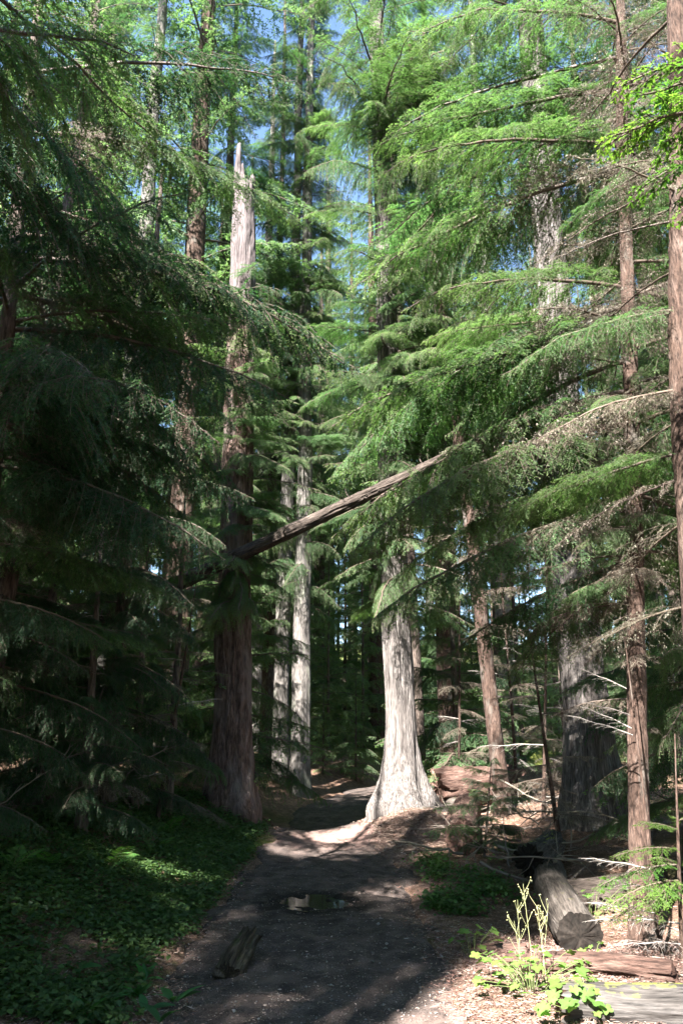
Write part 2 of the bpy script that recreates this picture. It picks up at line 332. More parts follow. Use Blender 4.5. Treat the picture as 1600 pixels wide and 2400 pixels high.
    mb.add(T.reshape(-1, 3), np.arange(3 * n).reshape(-1, 3), c)
    # lichen tufts on the inner, bare twigs
    if lich > 0:
        src = np.where(inner)[0]
        if len(src):
            m = int(len(src) * lich); jj = rng.choice(src, m); v = rng.uniform(0, 1, m)
            p = B[jj] + D[jj] * (Lt[jj] * v)[:, None] + rng.normal(0, .008, (m, 3)); sz = rng.uniform(.007, .024, m)
            a1 = norm(rng.normal(0, 1, (m, 3))); dn = norm(rng.normal(0, .55, (m, 3)) + np.array([0, 0, -.8]))
            T = np.stack([p - a1 * (sz * .35)[:, None], p + a1 * (sz * .35)[:, None], p + dn * (sz * 1.4)[:, None]], 1)
            c = LICH[None] * np.hstack([rng.uniform(.5, 1.3, (m, 1)).repeat(3, 1), np.ones((m, 1))])
            mb.add(T.reshape(-1, 3), np.arange(3 * m).reshape(-1, 3), np.repeat(c, 3, 0))
    return mb
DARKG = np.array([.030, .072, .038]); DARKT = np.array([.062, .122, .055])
BO = {}
def proto(key, L, mb): BO[key] = (mb.mesh('bough', M_FOL), L)
for k in range(3): proto('lush%d' % k, 3.0, bough_arrays(3.0, 100 + k, d2=(.28, .42, .6)[k], droop=.24 + .06 * k, keep=(1, .92, .78)[k], bare=(0, .08, .15)[k], lich=.5, ss=(.034, .04, .038)[k]))
proto('hang0', 2.4, bough_arrays(2.4, 112, d2=1.15, droop=.42, spread=.36, keep=.95)); proto('thin0', 2.6, bough_arrays(2.6, 113, d2=.4, droop=.2, spread=.34, keep=.55, ss=.05))
for k in range(2): proto('moss%d' % k, 3.0, bough_arrays(3.0, 120 + k, bare=.46, lich=5.0, d2=.5, droop=.28 + .05 * k))
for k in range(2): proto('dead%d' % k, 2.0, bough_arrays(2.0, 140 + k, bare=3.0, lich=3.2, ss=.05, ts=.035, d2=.35, droop=.22))
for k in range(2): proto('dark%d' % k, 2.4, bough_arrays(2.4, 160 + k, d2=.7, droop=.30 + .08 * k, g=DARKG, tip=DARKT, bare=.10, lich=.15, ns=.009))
for k in range(2): proto('small%d' % k, 1.1, bough_arrays(1.1, 180 + k, ss=.03, ts=.022, d2=.35, droop=.22, spread=.5))
proto('bare0', 1.4, bough_arrays(1.4, 190, bare=3.0, lich=.0, ss=.07, ts=.06, d2=.15, droop=.10, twig=(.22, .195, .18, 0)))
for k in range(2): proto('frond%d' % k, .9, bough_arrays(.9, 195 + k, nl=.020, nw=.013, ns=.0075, ss=.028, ts=.020, d2=.22, droop=.30, spread=.46, g=np.array([.075, .15, .03]), tip=np.array([.15, .24, .05])))
LOD = [bough_arrays(3.0, 200 + k, nl=.075, nw=.030, ns=.018, ss=.075, ts=.052, d2=.55 + .1 * k, droop=.30 + .05 * k, wood=False, k=3, g=np.array([.095, .15, .078]), tip=np.array([.22, .275, .15])).arrays() for k in range(4)]

def rotm(az, pitch, roll, sc, loc):
    M = Matrix.Translation(loc) @ Matrix.Rotation(az, 4, 'Z') @ Matrix.Rotation(-pitch, 4, 'Y') @ Matrix.Rotation(roll, 4, 'X') @ Matrix.Scale(sc, 4)
    return np.array(M)
def crown_mesh(name, H, z0, n, l0, l1, seed, lods, pitch=(.15, .5)):
    """a whole crown as one mesh: boughs in irregular whorls round the z axis"""
    rng = random.Random(seed); mb = MB()
    for k in range(n):
        t = ((k + rng.random()) / n); z = z0 + (H - z0) * t ** 1.1
        f = 1 - t; ln = (l1 + (l0 - l1) * f ** .75 * min(1, .55 + t * 3)) * rng.uniform(.6, 1.2)
        az = k * 2.39996 + rng.uniform(-.5, .5)
        cm = np.array([1, 1, 1]) * rng.uniform(.78, 1.22)
        mb.merge(lods[k % len(lods)], rotm(az, pitch[0] * f - pitch[1] * 0 + rng.uniform(-.2, .2) + (1 - f) * pitch[1], rng.uniform(-.2, .2), ln / 3.0, (0, 0, z)), cm)
    return mb.mesh(name, M_FOL)
CR_TALL = [crown_mesh('crown', 28, z0, n, l0, .5, sd, LOD) for z0, n, l0, sd in ((7, 92, 3.6, 1), (4.0, 98, 3.2, 2), (8, 84, 4.0, 3))]
CR_YOUNG = [crown_mesh('crown', 7, .35, n, l0, .25, sd, LOD) for n, l0, sd in ((46, 2.0, 11), (40, 1.7, 12), (52, 2.3, 13))]

# ------------------------------------------------------------------ trunks and trees
def trunk_mb(H, r0, rt, flare=.5, fh=.5, sides=40, zmax_fine=8, dz=.10, ridge=.018, rfreq=14, lean=(0, 0), wob=.03, seed=0, jag=0.0, lobes=5, coarse=.6, vstretch=.10):
    rng = np.random.default_rng(seed)
    zs = np.concatenate([np.arange(-.45, min(zmax_fine, H), dz), np.arange(min(zmax_fine, H), H, coarse), [H]])
    ph = np.linspace(0, 2 * math.pi, sides, endpoint=False)
    Zg, Pg = np.meshgrid(zs, ph, indexing='ij')
    zc = np.clip(Zg, 0, None)
    r = rt + (r0 - rt) * (1 - zc / H) ** .85
    lob = .5 + .5 * fbm(np.cos(Pg) * 1.6, np.sin(Pg) * 1.6, seed * 3.1, seed, 2) + .35 * np.cos(lobes * Pg + seed)
    r = r * (1 + flare * np.exp(-(zc / fh) ** 1.1) * (.55 + .6 * lob))
    r = r * (1 + .07 * fbm(np.cos(Pg) * 3.2, np.sin(Pg) * 3.2, Zg * .35, seed + 40, 3) * (1 + 1.5 * flare * np.exp(-zc / fh)))
    cx, cyv = r * np.cos(Pg) * rfreq, r * np.sin(Pg) * rfreq
    rid = fbm(cx, cyv, Zg * rfreq * vstretch, seed + 3, 3); rid = 1 - np.abs(rid) * 1.6
    r = r + ridge * rid + .02 * r0 / .3 * fbm(np.cos(Pg), np.sin(Pg), Zg * .7, seed + 9, 2)
    lx = lean[0] * Zg / H + wob * fbm(Zg * .25, 0 * Zg, 0, seed + 5, 2); ly = lean[1] * Zg / H + wob * fbm(Zg * .25, 0 * Zg + 9, 0, seed + 6, 2)
    lx -= wob * fbm(np.array([0.]), np.array([0.]), 0, seed + 5, 2); ly -= wob * fbm(np.array([0.]), np.array([9.]), 0, seed + 6, 2)
    Zv = Zg.copy()
    if jag > 0:
        dp = (ph - 3.5 + math.pi) % (2 * math.pi) - math.pi
        cut = H - jag * (1 - np.exp(-(dp / .75) ** 4)) * (.62 + .3 * fbm(np.cos(ph) * 2.6, np.sin(ph) * 2.6, 0, seed + 20, 3)) - .12 * jag * np.abs(fbm(ph * 3, 0, 0, seed, 2))
        Zv = np.minimum(Zv, cut[None, :] + 0 * Zv)
        r = np.where(Zg > cut[None, :], r * .82, r)
    V = np.stack([r * np.cos(Pg) + lx, r * np.sin(Pg) + ly, Zv], -1)
    nz, ns_ = Zg.shape; i = np.arange(nz * ns_).reshape(nz, ns_); a, b = i[:-1], i[1:]
    F = np.stack([a, np.roll(a, -1, 1), np.roll(b, -1, 1), b], -1).reshape(-1, 4)
    mb = MB(); V = V.reshape(-1, 3); mb.add(V, F)
    top = V[-ns_:]; mb.add(np.vstack([top, [top.mean(0) - [0, 0, .5 * jag]]]), [[k, (k + 1) % ns_, ns_] for k in range(ns_)])
    return mb
# places the sun reaches in the photograph: boughs that would stand in these rays were not there
LIT = []
def lit(x, y, z, r): LIT.append((np.array([x, y, z]), r))
def shades(p):
    for q, r in LIT:
        d = p - q; t = d @ S
        if t > .6 and np.linalg.norm(d - t * S) < r: return True
    return False
class Tree:
    def __init__(s, name, x, y, label, group=None, mat=M_HEM, top=None, **kw):
        s.z = gz(x, y) - .03; s.base = np.array([x, y, s.z]); s.kw = kw; s.H = kw['H']; s.lean = kw.get('lean', (0, 0))
        s.root = empty(name, (x, y, s.z), label, 'tree', group)
        o = trunk_mb(**kw).build('trunk', mat, s.root, smooth=True)
        if top:                                           # weathered, barkless upper stem
            o.data.materials.append(top[0]); z = np.array([p.center[2] for p in o.data.polygons]); x = np.array([p.center[0] for p in o.data.polygons])
            o.data.polygons.foreach_set('material_index', (z + .5 * fbm(x * 9, z * 1.3, 0, 3, 3) > top[1]).astype(np.int32))
    def bough(s, key, z, az, ln, pitch=.1, roll=0.0, check=True):
        """az in degrees: 0 = +X (right), 90 = away from the camera, 180 = left"""
        me, L = BO[key]; sc = ln / L; a = R(az)
        p = np.array([s.lean[0] * z / s.H, s.lean[1] * z / s.H, z])
        if check:
            d = np.array([math.cos(a) * math.cos(pitch), math.sin(a) * math.cos(pitch), math.sin(pitch)])
            for t in (.25, .5, .75, 1):
                q = s.base + p + d * ln * t; q[2] -= .25 * ln * t * t
                if shades(q): return None
        return link('bough', me, s.root, p, (roll, -pitch, a), sc)
    def whorl(s, keys, z0, z1, n, l0, l1, pitch=(.1, .3), seed=0, sector=None, check=True):
        rng = random.Random(seed)
        for k in range(n):
            t = (k + rng.random()) / n; z = z0 + (z1 - z0) * t
            az = math.degrees(k * 2.39996) + rng.uniform(-25, 25)
            if sector: az = sector[0] + (az % 360) / 360 * (sector[1] - sector[0])
            s.bough(keys[rng.randrange(len(keys))], z, az, (l0 + (l1 - l0) * t) * rng.uniform(.7, 1.15), pitch[0] + (pitch[1] - pitch[0]) * t + rng.uniform(-.15, .15), rng.uniform(-.25, .25), check)
# ------------------------------------------------------------------ sunlit spots
for zz in (.5, 1.0, 1.6, 2.2, 2.8): lit(1.0, 13.7, zz, 1.2)
for xx, yy in ((1.0, 12.6), (.4, 13.0), (1.5, 12.9), (-.3, 13.0), (1.0, 13.4)): lit(xx, yy, .3, 1.3)
for xx, yy in ((.7, 5.4), (1.2, 5.5), (1.7, 5.6), (2.1, 5.7), (1.3, 5.0)): lit(xx, yy, .2, .55)
lit(-.25, 5.35, 0, .3); lit(.75, 5.0, 0, .6); lit(.1, 9.2, 0, .25); lit(.3, 11.6, 0, .4)
for zz in (1.5, 2.5, 3.5, 4.5, 5.5): lit(2.2, 5.3, zz, .35)
for zz in (1.0, 1.7): lit(2.4, 6.6, zz, .2)
for zz in (10.2, 11, 11.8): lit(-1.8, 13.3, zz, .7)
for zz in (7.5, 8.6): lit(-1.8, 13.3, zz, .35)
for zz in (2.0, 3.2): lit(-1.85, 13.2, zz, .14)
for zz in (6.0, 7.5, 8.6, 9.5): lit(3.3, 10.7, zz, .8)
for zz in (2.5, 4): lit(-1.0, 19.8, zz, .4)
lit(-2.2, 8.6, .7, .4); lit(-1.75, 7.6, .5, .25); lit(-1.6, 10.3, .4, .25)

for xx, yy, zz, rr_ in ((-.2, 18, 5.5, 1.3), (.2, 17, 8, 1.3), (-.3, 18, 11, 1.5), (-1.0, 20, 6.5, 1.3), (-.9, 20, 14, 1.5), (.6, 13, 6.5, 1.1), (.4, 13, 9, 1.2), (.9, 13, 4.2, .9), (-2.4, 16, 7, 1.2), (-3.2, 17, 10, 1.5), (-4.5, 18, 13, 1.6), (-2.2, 21, 3, 1.0), (.6, 22, 3, 1.2), (1.9, 16, 4, 1.0), (2.6, 9.5, 7.5, 1.0), (1.2, 7, 5.2, .9), (1.4, 7, 7, 1.1), (.6, 7.5, 6, 1.0), (2.0, 7, 8.5, 1.2), (.2, 7.5, 4.8, .8), (2.1, 5.6, 4, .6)): lit(xx, yy, zz, rr_)

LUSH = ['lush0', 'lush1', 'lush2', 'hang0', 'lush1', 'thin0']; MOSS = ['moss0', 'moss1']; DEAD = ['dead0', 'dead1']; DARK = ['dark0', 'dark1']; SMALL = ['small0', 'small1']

# ------------------------------------------------------------------ the named trees
# big broken-topped fir on the left bank
t = Tree('snag_tree', -1.77, 13.5, 'thick reddish-barked snag with broken jagged top left of the trail', mat=M_FIR, top=(M_SNAG, 8.8),
         H=12.7, r0=.30, rt=.18, flare=.75, fh=.55, sides=64, zmax_fine=13, dz=.09, ridge=.035, rfreq=11, seed=4, lean=(-.12, .1), jag=1.3)
t.whorl(['bare0', 'dead0'], 5.5, 10.5, 7, .9, .7, (.1, .2), 5)
t.whorl(LUSH + ['moss1'], 3.7, 7.6, 15, 1.5, 1.3, (-.25, .0), 6, sector=(-80, 20)); t.whorl(LUSH + DARK, 3.3, 8, 14, 1.3, 1.2, (-.2, .0), 7, sector=(60, 240))
t.whorl(LUSH, 3.0, 3.9, 5, 1.5, 1.5, (-.1, .0), 8, sector=(-150, -20)); t.bough('lush1', 9.6, -70, 1.2, -.1, 0, False); t.bough('hang0', 9.3, -120, 1.1, -.1, 0, False)
t.whorl(LUSH, 3.7, 8.2, 15, 1.4, 1.2, (-.3, .0), 94, sector=(-140, 10), check=False)
# pale cedar standing on the needle mound
t = Tree('cedar_tree', 1.0, 13.9, 'pale sunlit cedar with flared base on needle mound right of the trail', mat=M_CEDAR,
         H=27, r0=.245, rt=.05, flare=1.5, fh=.46, sides=84, zmax_fine=9, dz=.07, ridge=.020, rfreq=22, seed=7, lean=(-.35, .2), lobes=5, vstretch=.05)
t.whorl(LUSH, 3.3, 9, 40, 1.8, 3.2, (-.15, .0), 17)
t.whorl(LUSH, 4.6, 15, 22, 2.0, 2.8, (-.25, .0), 19, sector=(-160, -20)); t.whorl(LUSH, 9, 24, 54, 3.4, 1.2, (.0, .3), 18)
t.whorl(LUSH, 3.5, 7.5, 20, 1.5, 2.2, (-.3, -.1), 91, sector=(-170, -10), check=False); t.whorl(LUSH, 7.5, 16, 20, 1.9, 2.2, (-.2, .1), 92, sector=(-170, -10), check=False)
t.whorl(LUSH, 5.6, 8.2, 8, 2.3, 2.5, (-.15, .0), 93, sector=(-35, 35), check=False); t.whorl(LUSH, 6.9, 8.0, 6, 2.0, 2.2, (-.3, -.1), 95, sector=(-90, -30), check=False)
# dark cedar behind the fallen logs on the right
t = Tree('cedar_tree', 3.3, 11.0, 'thick shaded cedar with fluted base behind the logs on the right', mat=M_CEDAR,
         H=26, r0=.29, rt=.05, flare=.85, fh=.75, sides=64, zmax_fine=11, dz=.09, ridge=.016, rfreq=20, seed=11, lean=(-.1, .0), lobes=6, vstretch=.05)
t.whorl(LUSH + MOSS, 9, 24, 46, 3.0, 1.2, (-.1, .3), 21)
t.whorl(MOSS + DEAD, 3.0, 9, 18, 1.8, 2.2, (-.1, .0), 22, sector=(-20, 200))
for z, az, ln in ((6.9, 168, 2.1), (7.2, 190, 2.3), (7.5, 152, 2.2), (6.5, 205, 1.9), (6.2, 160, 1.9)): t.bough('lush%d' % (int(z * 10) % 3), z, az, ln, -.12, .1, False)
# hemlock whose long boughs sweep across the picture from the right
t = Tree('hemlock_tree', 2.27, 6.7, 'slender brown hemlock on the right with long boughs sweeping over the trail', mat=M_HEM,
         H=17, r0=.078, rt=.02, flare=.35, fh=.3, sides=28, zmax_fine=8, dz=.08, ridge=.008, rfreq=30, seed=15, lean=(1.75, 1.2), vstretch=.2)
rng = random.Random(77)
for z, az, ln, pit, key in ((3.05, 150, 2.0, -.25, 'dark0'), (3.55, 178, 2.7, -.22, 'moss0'), (3.95, 158, 2.6, -.18, 'lush1'), (4.4, 186, 3.1, -.22, 'moss1'), (4.75, 163, 3.3, -.20, 'moss0'),
                            (5.1, 140, 3.1, -.16, 'lush2'), (5.45, 178, 3.2, -.20, 'lush0'), (5.9, 196, 2.5, -.05, 'lush1'), (5.7, 160, 3.5, -.16, 'moss1'),
                            (7.4, 158, 3.3, -.06, 'moss0'), (7.7, 190, 2.8, -.05, 'lush1'), (8.1, 150, 3.2, .0, 'lush2'), (8.5, 170, 3.0, .0, 'lush0'), (9.0, 160, 2.9, .05, 'lush1'), (9.5, 185, 2.6, .1, 'lush2')):
    t.bough(key, z, az, ln, pit, rng.uniform(-.2, .2), check=False)
t.whorl(MOSS + LUSH + DEAD, 2.9, 15, 70, 2.4, 1.0, (-.15, .3), 31, sector=(-60, 130))
t.whorl(DEAD, 1.5, 3.2, 7, .6, .9, (-.1, .0), 33, sector=(60, 300)); t.whorl(DEAD + MOSS, 2.6, 5.6, 18, 1.0, 1.5, (-.2, .0), 34, sector=(150, 290)); t.whorl(DEAD + MOSS, 7.3, 9.5, 10, 1.0, 1.5, (-.2, .0), 35, sector=(150, 290))
# trunk on the right edge of the frame, hung with lichen
t = Tree('hemlock_tree', 2.22, 5.35, 'lichen-hung hemlock trunk cut by the right edge of the picture', mat=M_HEM,
         H=16, r0=.11, rt=.03, flare=.45, fh=.3, sides=32, zmax_fine=8, dz=.07, ridge=.010, rfreq=26, seed=19, lean=(1.45, .3), vstretch=.2)
t.whorl(DEAD, 2.0, 6.2, 16, 1.0, 1.3, (-.25, .05), 41, sector=(95, 215))
t.whorl(DEAD + MOSS, 5.2, 9, 12, 1.3, 1.8, (-.1, .1), 42, sector=(-60, 200))
t.bough('lush2', 4.6, 168, 1.5, -.05, 0, False); t.bough('lush0', 3.45, 150, 1.5, -.1, .1, False)
# thin trunk beside the broken logs
t = Tree('hemlock_tree', 2.5, 13.0, 'thin pinkish trunk leaning beside the broken log pile', mat=M_HEM,
         H=15, r0=.12, rt=.03, flare=.3, fh=.3, sides=26, zmax_fine=7, dz=.09, ridge=.012, rfreq=20, seed=23, lean=(-1.1, .3), vstretch=.2)
t.whorl(DEAD, 2.2, 6, 16, 1.1, 1.5, (-.1, .0), 51); t.whorl(LUSH + MOSS, 5.5, 14, 34, 2.0, .9, (-.1, .3), 52)
t = Tree('hemlock_tree', 1.62, 17.2, 'thin almost black trunk just behind the pale cedar', mat=M_DARKBARK,
         H=19, r0=.15, rt=.03, flare=.3, fh=.3, sides=24, zmax_fine=7, dz=.12, ridge=.012, rfreq=20, seed=27, lean=(-.4, .0), vstretch=.2)
t.whorl(DARK + LUSH, 4, 17, 36, 2.4, .9, (-.1, .3), 55)
# the two pale trunks at the bend, and the two dim ones behind them
for x, y, r0, lb, sd, ln in ((-1.47, 20.3, .20, 'left one of two pale straight trunks at the far bend of the trail', 31, (.3, .2)),
                         (-.98, 19.9, .225, 'right one of two pale straight trunks at the far bend of the trail', 35, (.1, .3))):
    t = Tree('fir_tree', x, y, lb, 'pale trunks at the bend', mat=M_PALE, H=29, r0=r0, rt=.04, flare=.5, fh=.5, sides=36, zmax_fine=9, dz=.12, ridge=.012, rfreq=18, seed=sd, lean=ln, vstretch=.15)
    t.whorl(LUSH + DARK, 4.9, 27, 105, 2.3, 1.1, (-.2, .3), sd); t.whorl(LUSH, 5.0, 19, 30, 1.7, 1.6, (-.2, .1), sd + 1, sector=(-170, -10), check=False)
for x, y, r0, lb, sd in ((-2.55, 24.5, .26, 'dim bluish fir trunk seen between the snag and the pale trunks', 39), (-2.0, 22.6, .13, 'thin dark trunk close left of the two pale trunks', 43)):
    t = Tree('fir_tree', x, y, lb, mat=M_DARKBARK if r0 < .2 else M_PALE, H=26, r0=r0, rt=.04, flare=.4, fh=.5, sides=28, zmax_fine=8, dz=.15, ridge=.012, rfreq=18, seed=sd, vstretch=.15)
    t.whorl(LUSH + DARK, 4.5, 24, 60, 2.4, 1.0, (-.2, .3), sd)

# dark hemlocks crowding in from the left
for x, y, H, r0, ln, lb, sp in (
        (-2.75, 6.1, 10.5, .075, (-.3, .2), 'slim leaning dark hemlock at the left edge of the picture',
         ((1.8, 3.2, 16, 1.5), (3.2, 5.0, 30, 2.2), (5.0, 9.6, 8, 2.0))),
        (-3.6, 8.2, 11, .11, (.3, .3), 'dense dark hemlock second from the camera on the left',
         ((1.2, 4.5, 34, 2.0), (4.5, 7, 30, 2.5), (7, 10.3, 14, 1.8))),
        (-2.9, 10.4, 9.5, .10, (.1, .2), 'dark hemlock standing in shade before the reddish snag',
         ((1.2, 4.0, 26, 1.7), (4.0, 6.5, 22, 1.9), (6.5, 9, 9, 1.2))),
        (-5.2, 10.5, 12, .14, (.3, .0), 'dark hemlock deep in the shade of the left bank',
         ((.8, 6, 44, 2.4), (6, 11.5, 22, 2.0))),
        (-3.4, 3.6, 13, .12, (.2, .3), 'near hemlock outside the left edge whose dark boughs hang into the top corner',
         ((4.4, 5.6, 6, 2.6), (5.6, 10, 5, 2.6)))):
    t = Tree('hemlock_tree', x, y, lb, 'dark hemlocks on the left bank', mat=M_DARKBARK, H=H, r0=r0, rt=.02, flare=.35, fh=.3, sides=24, zmax_fine=7, dz=.1, ridge=.008, rfreq=28, seed=int(-x * 31), lean=ln, vstretch=.2)
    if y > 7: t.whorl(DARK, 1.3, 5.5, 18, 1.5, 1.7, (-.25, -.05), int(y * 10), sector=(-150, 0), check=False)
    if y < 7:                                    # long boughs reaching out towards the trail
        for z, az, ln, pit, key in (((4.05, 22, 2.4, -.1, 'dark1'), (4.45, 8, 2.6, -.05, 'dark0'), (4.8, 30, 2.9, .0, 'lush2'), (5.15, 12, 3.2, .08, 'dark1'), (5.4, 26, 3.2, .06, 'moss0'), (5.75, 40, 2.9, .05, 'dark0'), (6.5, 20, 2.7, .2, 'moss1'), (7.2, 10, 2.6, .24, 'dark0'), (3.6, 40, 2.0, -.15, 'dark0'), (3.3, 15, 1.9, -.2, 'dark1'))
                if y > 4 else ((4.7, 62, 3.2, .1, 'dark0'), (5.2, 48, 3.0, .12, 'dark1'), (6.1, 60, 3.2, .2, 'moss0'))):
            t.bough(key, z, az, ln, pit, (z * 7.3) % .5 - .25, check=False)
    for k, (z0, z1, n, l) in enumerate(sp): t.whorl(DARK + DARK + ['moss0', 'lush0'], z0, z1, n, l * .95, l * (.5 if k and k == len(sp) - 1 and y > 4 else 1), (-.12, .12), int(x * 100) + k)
t = Tree('hemlock_tree', -4.7, 16.2, 'tall hemlock with pale trunk left of and behind the snag', mat=M_PALE, H=27, r0=.24, rt=.03, flare=.4, fh=.5, sides=28, zmax_fine=4, dz=.2, ridge=.012, rfreq=18, seed=71, lean=(.2, 0))
t.whorl(LUSH, 4, 25, 46, 2.8, 1.2, (-.2, .3), 72)
for x, y, lb, sd in ((-3.1, 18.8, 'tall full-crowned hemlock filling the gap behind the snag', 81), (-6.9, 19.5, 'tall full-crowned hemlock far left behind the dark boughs', 82)):
    t = Tree('hemlock_tree', x, y, lb, mat=M_DARKBARK, H=24, r0=.2, rt=.03, flare=.4, fh=.5, sides=24, zmax_fine=4, dz=.2, ridge=.012, rfreq=18, seed=sd)
    t.whorl(LUSH, 3, 23, 64, 2.6, 1.3, (-.2, .3), sd); t.whorl(LUSH, 3.5, 20, 26, 2.0, 1.5, (-.2, .1), sd + 1, sector=(-170, -10), check=False)
# young hemlocks under the tall trees
for x, y, H, lb, n in ((-2.05, 15.0, 8.5, 'young hemlock with blue-green drooping boughs just behind the snag', 46), (-2.5, 12.2, 5.0, 'bushy young hemlock filling the shade left of the snag', 34),
                    (-3.9, 13.6, 9.0, 'young hemlock with sunlit upper boughs left of the snag', 40), (2.2, 15.6, 7.0, 'young hemlock right of and behind the pale cedar', 30),
                    (4.4, 9.6, 9.0, 'young hemlock crowding the dark cedar on the right', 34), (3.6, 8.3, 6.0, 'bushy young hemlock behind the right-hand hemlock trunk', 26),
                    (-3.15, 7.0, 4.2, 'black-green young hemlock nearest the camera on the left bank', 34), (-2.75, 9.0, 3.6, 'low black-green hemlock above the ferns on the left bank', 30),
                    (-3.5, 9.7, 5.5, 'black-green young hemlock between the big left hemlocks', 34), (-4.3, 7.4, 5.5, 'black-green young hemlock at the far left edge', 34), (-2.75, 11.2, 4.2, 'black-green young hemlock close to the foot of the snag', 30)):
    t = Tree('young_hemlock', x, y, lb, 'young hemlocks under the tall trees', mat=M_DARKBARK, H=H, r0=.05 + H * .004, rt=.008, flare=.2, fh=.2, sides=14, zmax_fine=3, dz=.15, ridge=.004, rfreq=30, seed=int(abs(x) * 77))
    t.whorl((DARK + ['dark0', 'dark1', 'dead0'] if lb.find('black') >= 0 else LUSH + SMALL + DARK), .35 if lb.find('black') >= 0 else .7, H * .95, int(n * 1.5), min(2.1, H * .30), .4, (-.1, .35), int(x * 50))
# small dark sapling by the sawn log
t = Tree('hemlock_sapling', 1.72, 10.4, 'low feathery hemlock sapling growing beside the sawn-off reddish log', mat=M_DARKBARK, H=1.15, r0=.018, rt=.004, flare=.2, fh=.1, sides=8, zmax_fine=1, dz=.1, ridge=.001, rfreq=30, seed=3, lean=(.15, 0))
t.whorl(SMALL + DARK, .15, 1.1, 20, .85, .3, (-.05, .3), 61, check=False)

# ------------------------------------------------------------------ background wood
TR = {}
def bg_trunk(i):
    if i not in TR:
        TR[i] = trunk_mb(28, .24 + .04 * (i % 3), .03, flare=.45, fh=.5, sides=18, zmax_fine=9, dz=.25, ridge=.015, rfreq=14, seed=300 + i, coarse=2).mesh('trunk', (M_PALE, M_HEM, M_DARKBARK)[i % 3], True)
    return TR[i]
TY = trunk_mb(7, .07, .01, flare=.3, fh=.2, sides=10, zmax_fine=7, dz=.4, ridge=.004, rfreq=20, seed=350).mesh('trunk', M_DARKBARK, True)
rng = random.Random(5); placed = []
def free(x, y, d):
    if any((x - a) ** 2 + (y - b) ** 2 < d * d for a, b in placed): return False
    if -5 < x < 5 and y < 17: return False
    return abs(x - float(path_c(y))) > (2.2 if y < 30 else 0)
def bg_tree(x, y, sc, label, group, young=False, name='conifer_tree'):
    z = gz(x, y); k = rng.randrange(3)
    r = empty(name, (x, y, z - .05), label, 'tree', group, rng.uniform(0, 6.28)); r.scale = (sc, sc, sc * rng.uniform(.92, 1.1))
    link('trunk', TY if young else bg_trunk(rng.randrange(6)), r); link('crown', (CR_YOUNG if young else CR_TALL)[k], r)
    placed.append((x, y))
n = 0
for _ in range(4000):
    y = rng.uniform(16, 62); x = rng.uniform(-.46 * y - 5, .46 * y + 5)
    if not free(x, y, 3.0 + .04 * y): continue
    sc = rng.uniform(.8, 1.2); az = math.degrees(math.atan2(x, y))
    if -7 < az < -2 and y < 60: sc = min(sc, .78 * y / 28 if y > 22 else .6)      # the opening to the sky above the trail
    if y < 26: lb, g = 'tall conifer in the first row behind the named trunks', 'tall trees of the near background'
    elif y < 42: lb, g = 'tall sunlit conifer in the middle of the background wood', 'tall trees of the middle background'
    else: lb, g = 'tall slim conifer at the very back of the wood', 'tall trees of the far background'
    bg_tree(x, y, sc, lb, g); n += 1
    if n >= 80: break
for x, y, sc in ((-3.6, 27, .85), (-.6, 37, 1.0), (1.2, 28.5, .95), (-2.2, 34, .95), (-5.2, 24, .9), (.6, 45, 1.1)):
    bg_tree(x, y, sc, 'tall sunlit conifer in the middle of the background wood', 'tall trees of the middle background')
placed = []; n = 0
for x, y, sc in ((-.4, 25.2, .8), (.7, 27.5, .9), (-1.3, 26.5, .7), (.1, 30.5, 1.2), (-2.0, 29.5, 1.1), (1.6, 31, 1.2), (-.9, 33, 1.3), (.4, 23.2, .45), (-.5, 22.6, .35), (-3.0, 21.5, .7), (2.6, 20.2, .8), (3.4, 17.8, .9)):
    bg_tree(x, y, sc, 'young conifer with boughs to the ground under the background wood', 'young trees under the background wood', True, 'young_conifer')
for k in range(46):
    y = rng.uniform(33, 50); x = (k / 45 - .5) * .95 * y + rng.uniform(-.6, .6)
    bg_tree(x, y, rng.uniform(1.0, 1.6), 'young conifer in the dense row closing the view at eye level', 'row of young trees at the back', True, 'young_conifer')
for _ in range(3000):
    y = rng.uniform(16, 46); x = rng.uniform(-.45 * y - 2, .45 * y + 2)
    if not free(x, y, 1.6) or (abs(x - float(path_c(y))) < 1.6) or (-.09 * y < x < -.03 * y and y < 22): continue
    bg_tree(x, y, (rng.uniform(.3, .8) if n % 2 else rng.uniform(.6, 1.25)), 'young conifer with boughs to the ground under the background wood', 'young trees under the background wood', True, 'young_conifer'); n += 1
    if n >= 105: break
# trees beside and behind the camera, whose shade falls over the left bank and the trail
for x, y, H, z0, n in ((-6.6, -3.2, 20, 5, 95), (-4.6, -4.6, 20, 5.5, 80), (-8.8, .2, 20, 4, 90), (-6.3, 2.6, 17, 3.5, 80), (-9.5, 5.5, 20, 3, 50), (-3.4, -1.2, 15, 6.5, 36), (-11.5, -3.5, 24, 6, 56), (-6.8, -8.2, 25, 9, 56), (-2.2, -7.5, 22, 9, 40)):
    t = Tree('hemlock_tree', x, y, 'tall hemlock standing behind the camera that shades the trail', 'trees behind the camera', mat=M_DARKBARK, H=H, r0=.2, rt=.03, flare=.3, fh=.4, sides=16, zmax_fine=2, dz=.5, ridge=.01, rfreq=14, seed=int(abs(x * y) * 9))
    t.whorl(DARK + LUSH, z0, H * .97, n, 3.0, 1.9, (-.05, .3), int(x * 10 + y))
for x, y in ((7, -4), (8, 3), (-14, 14)):
    bg_tree(x, y, rng.uniform(.8, 1.0), 'tall conifer standing outside the picture beside the trail', 'trees outside the picture')

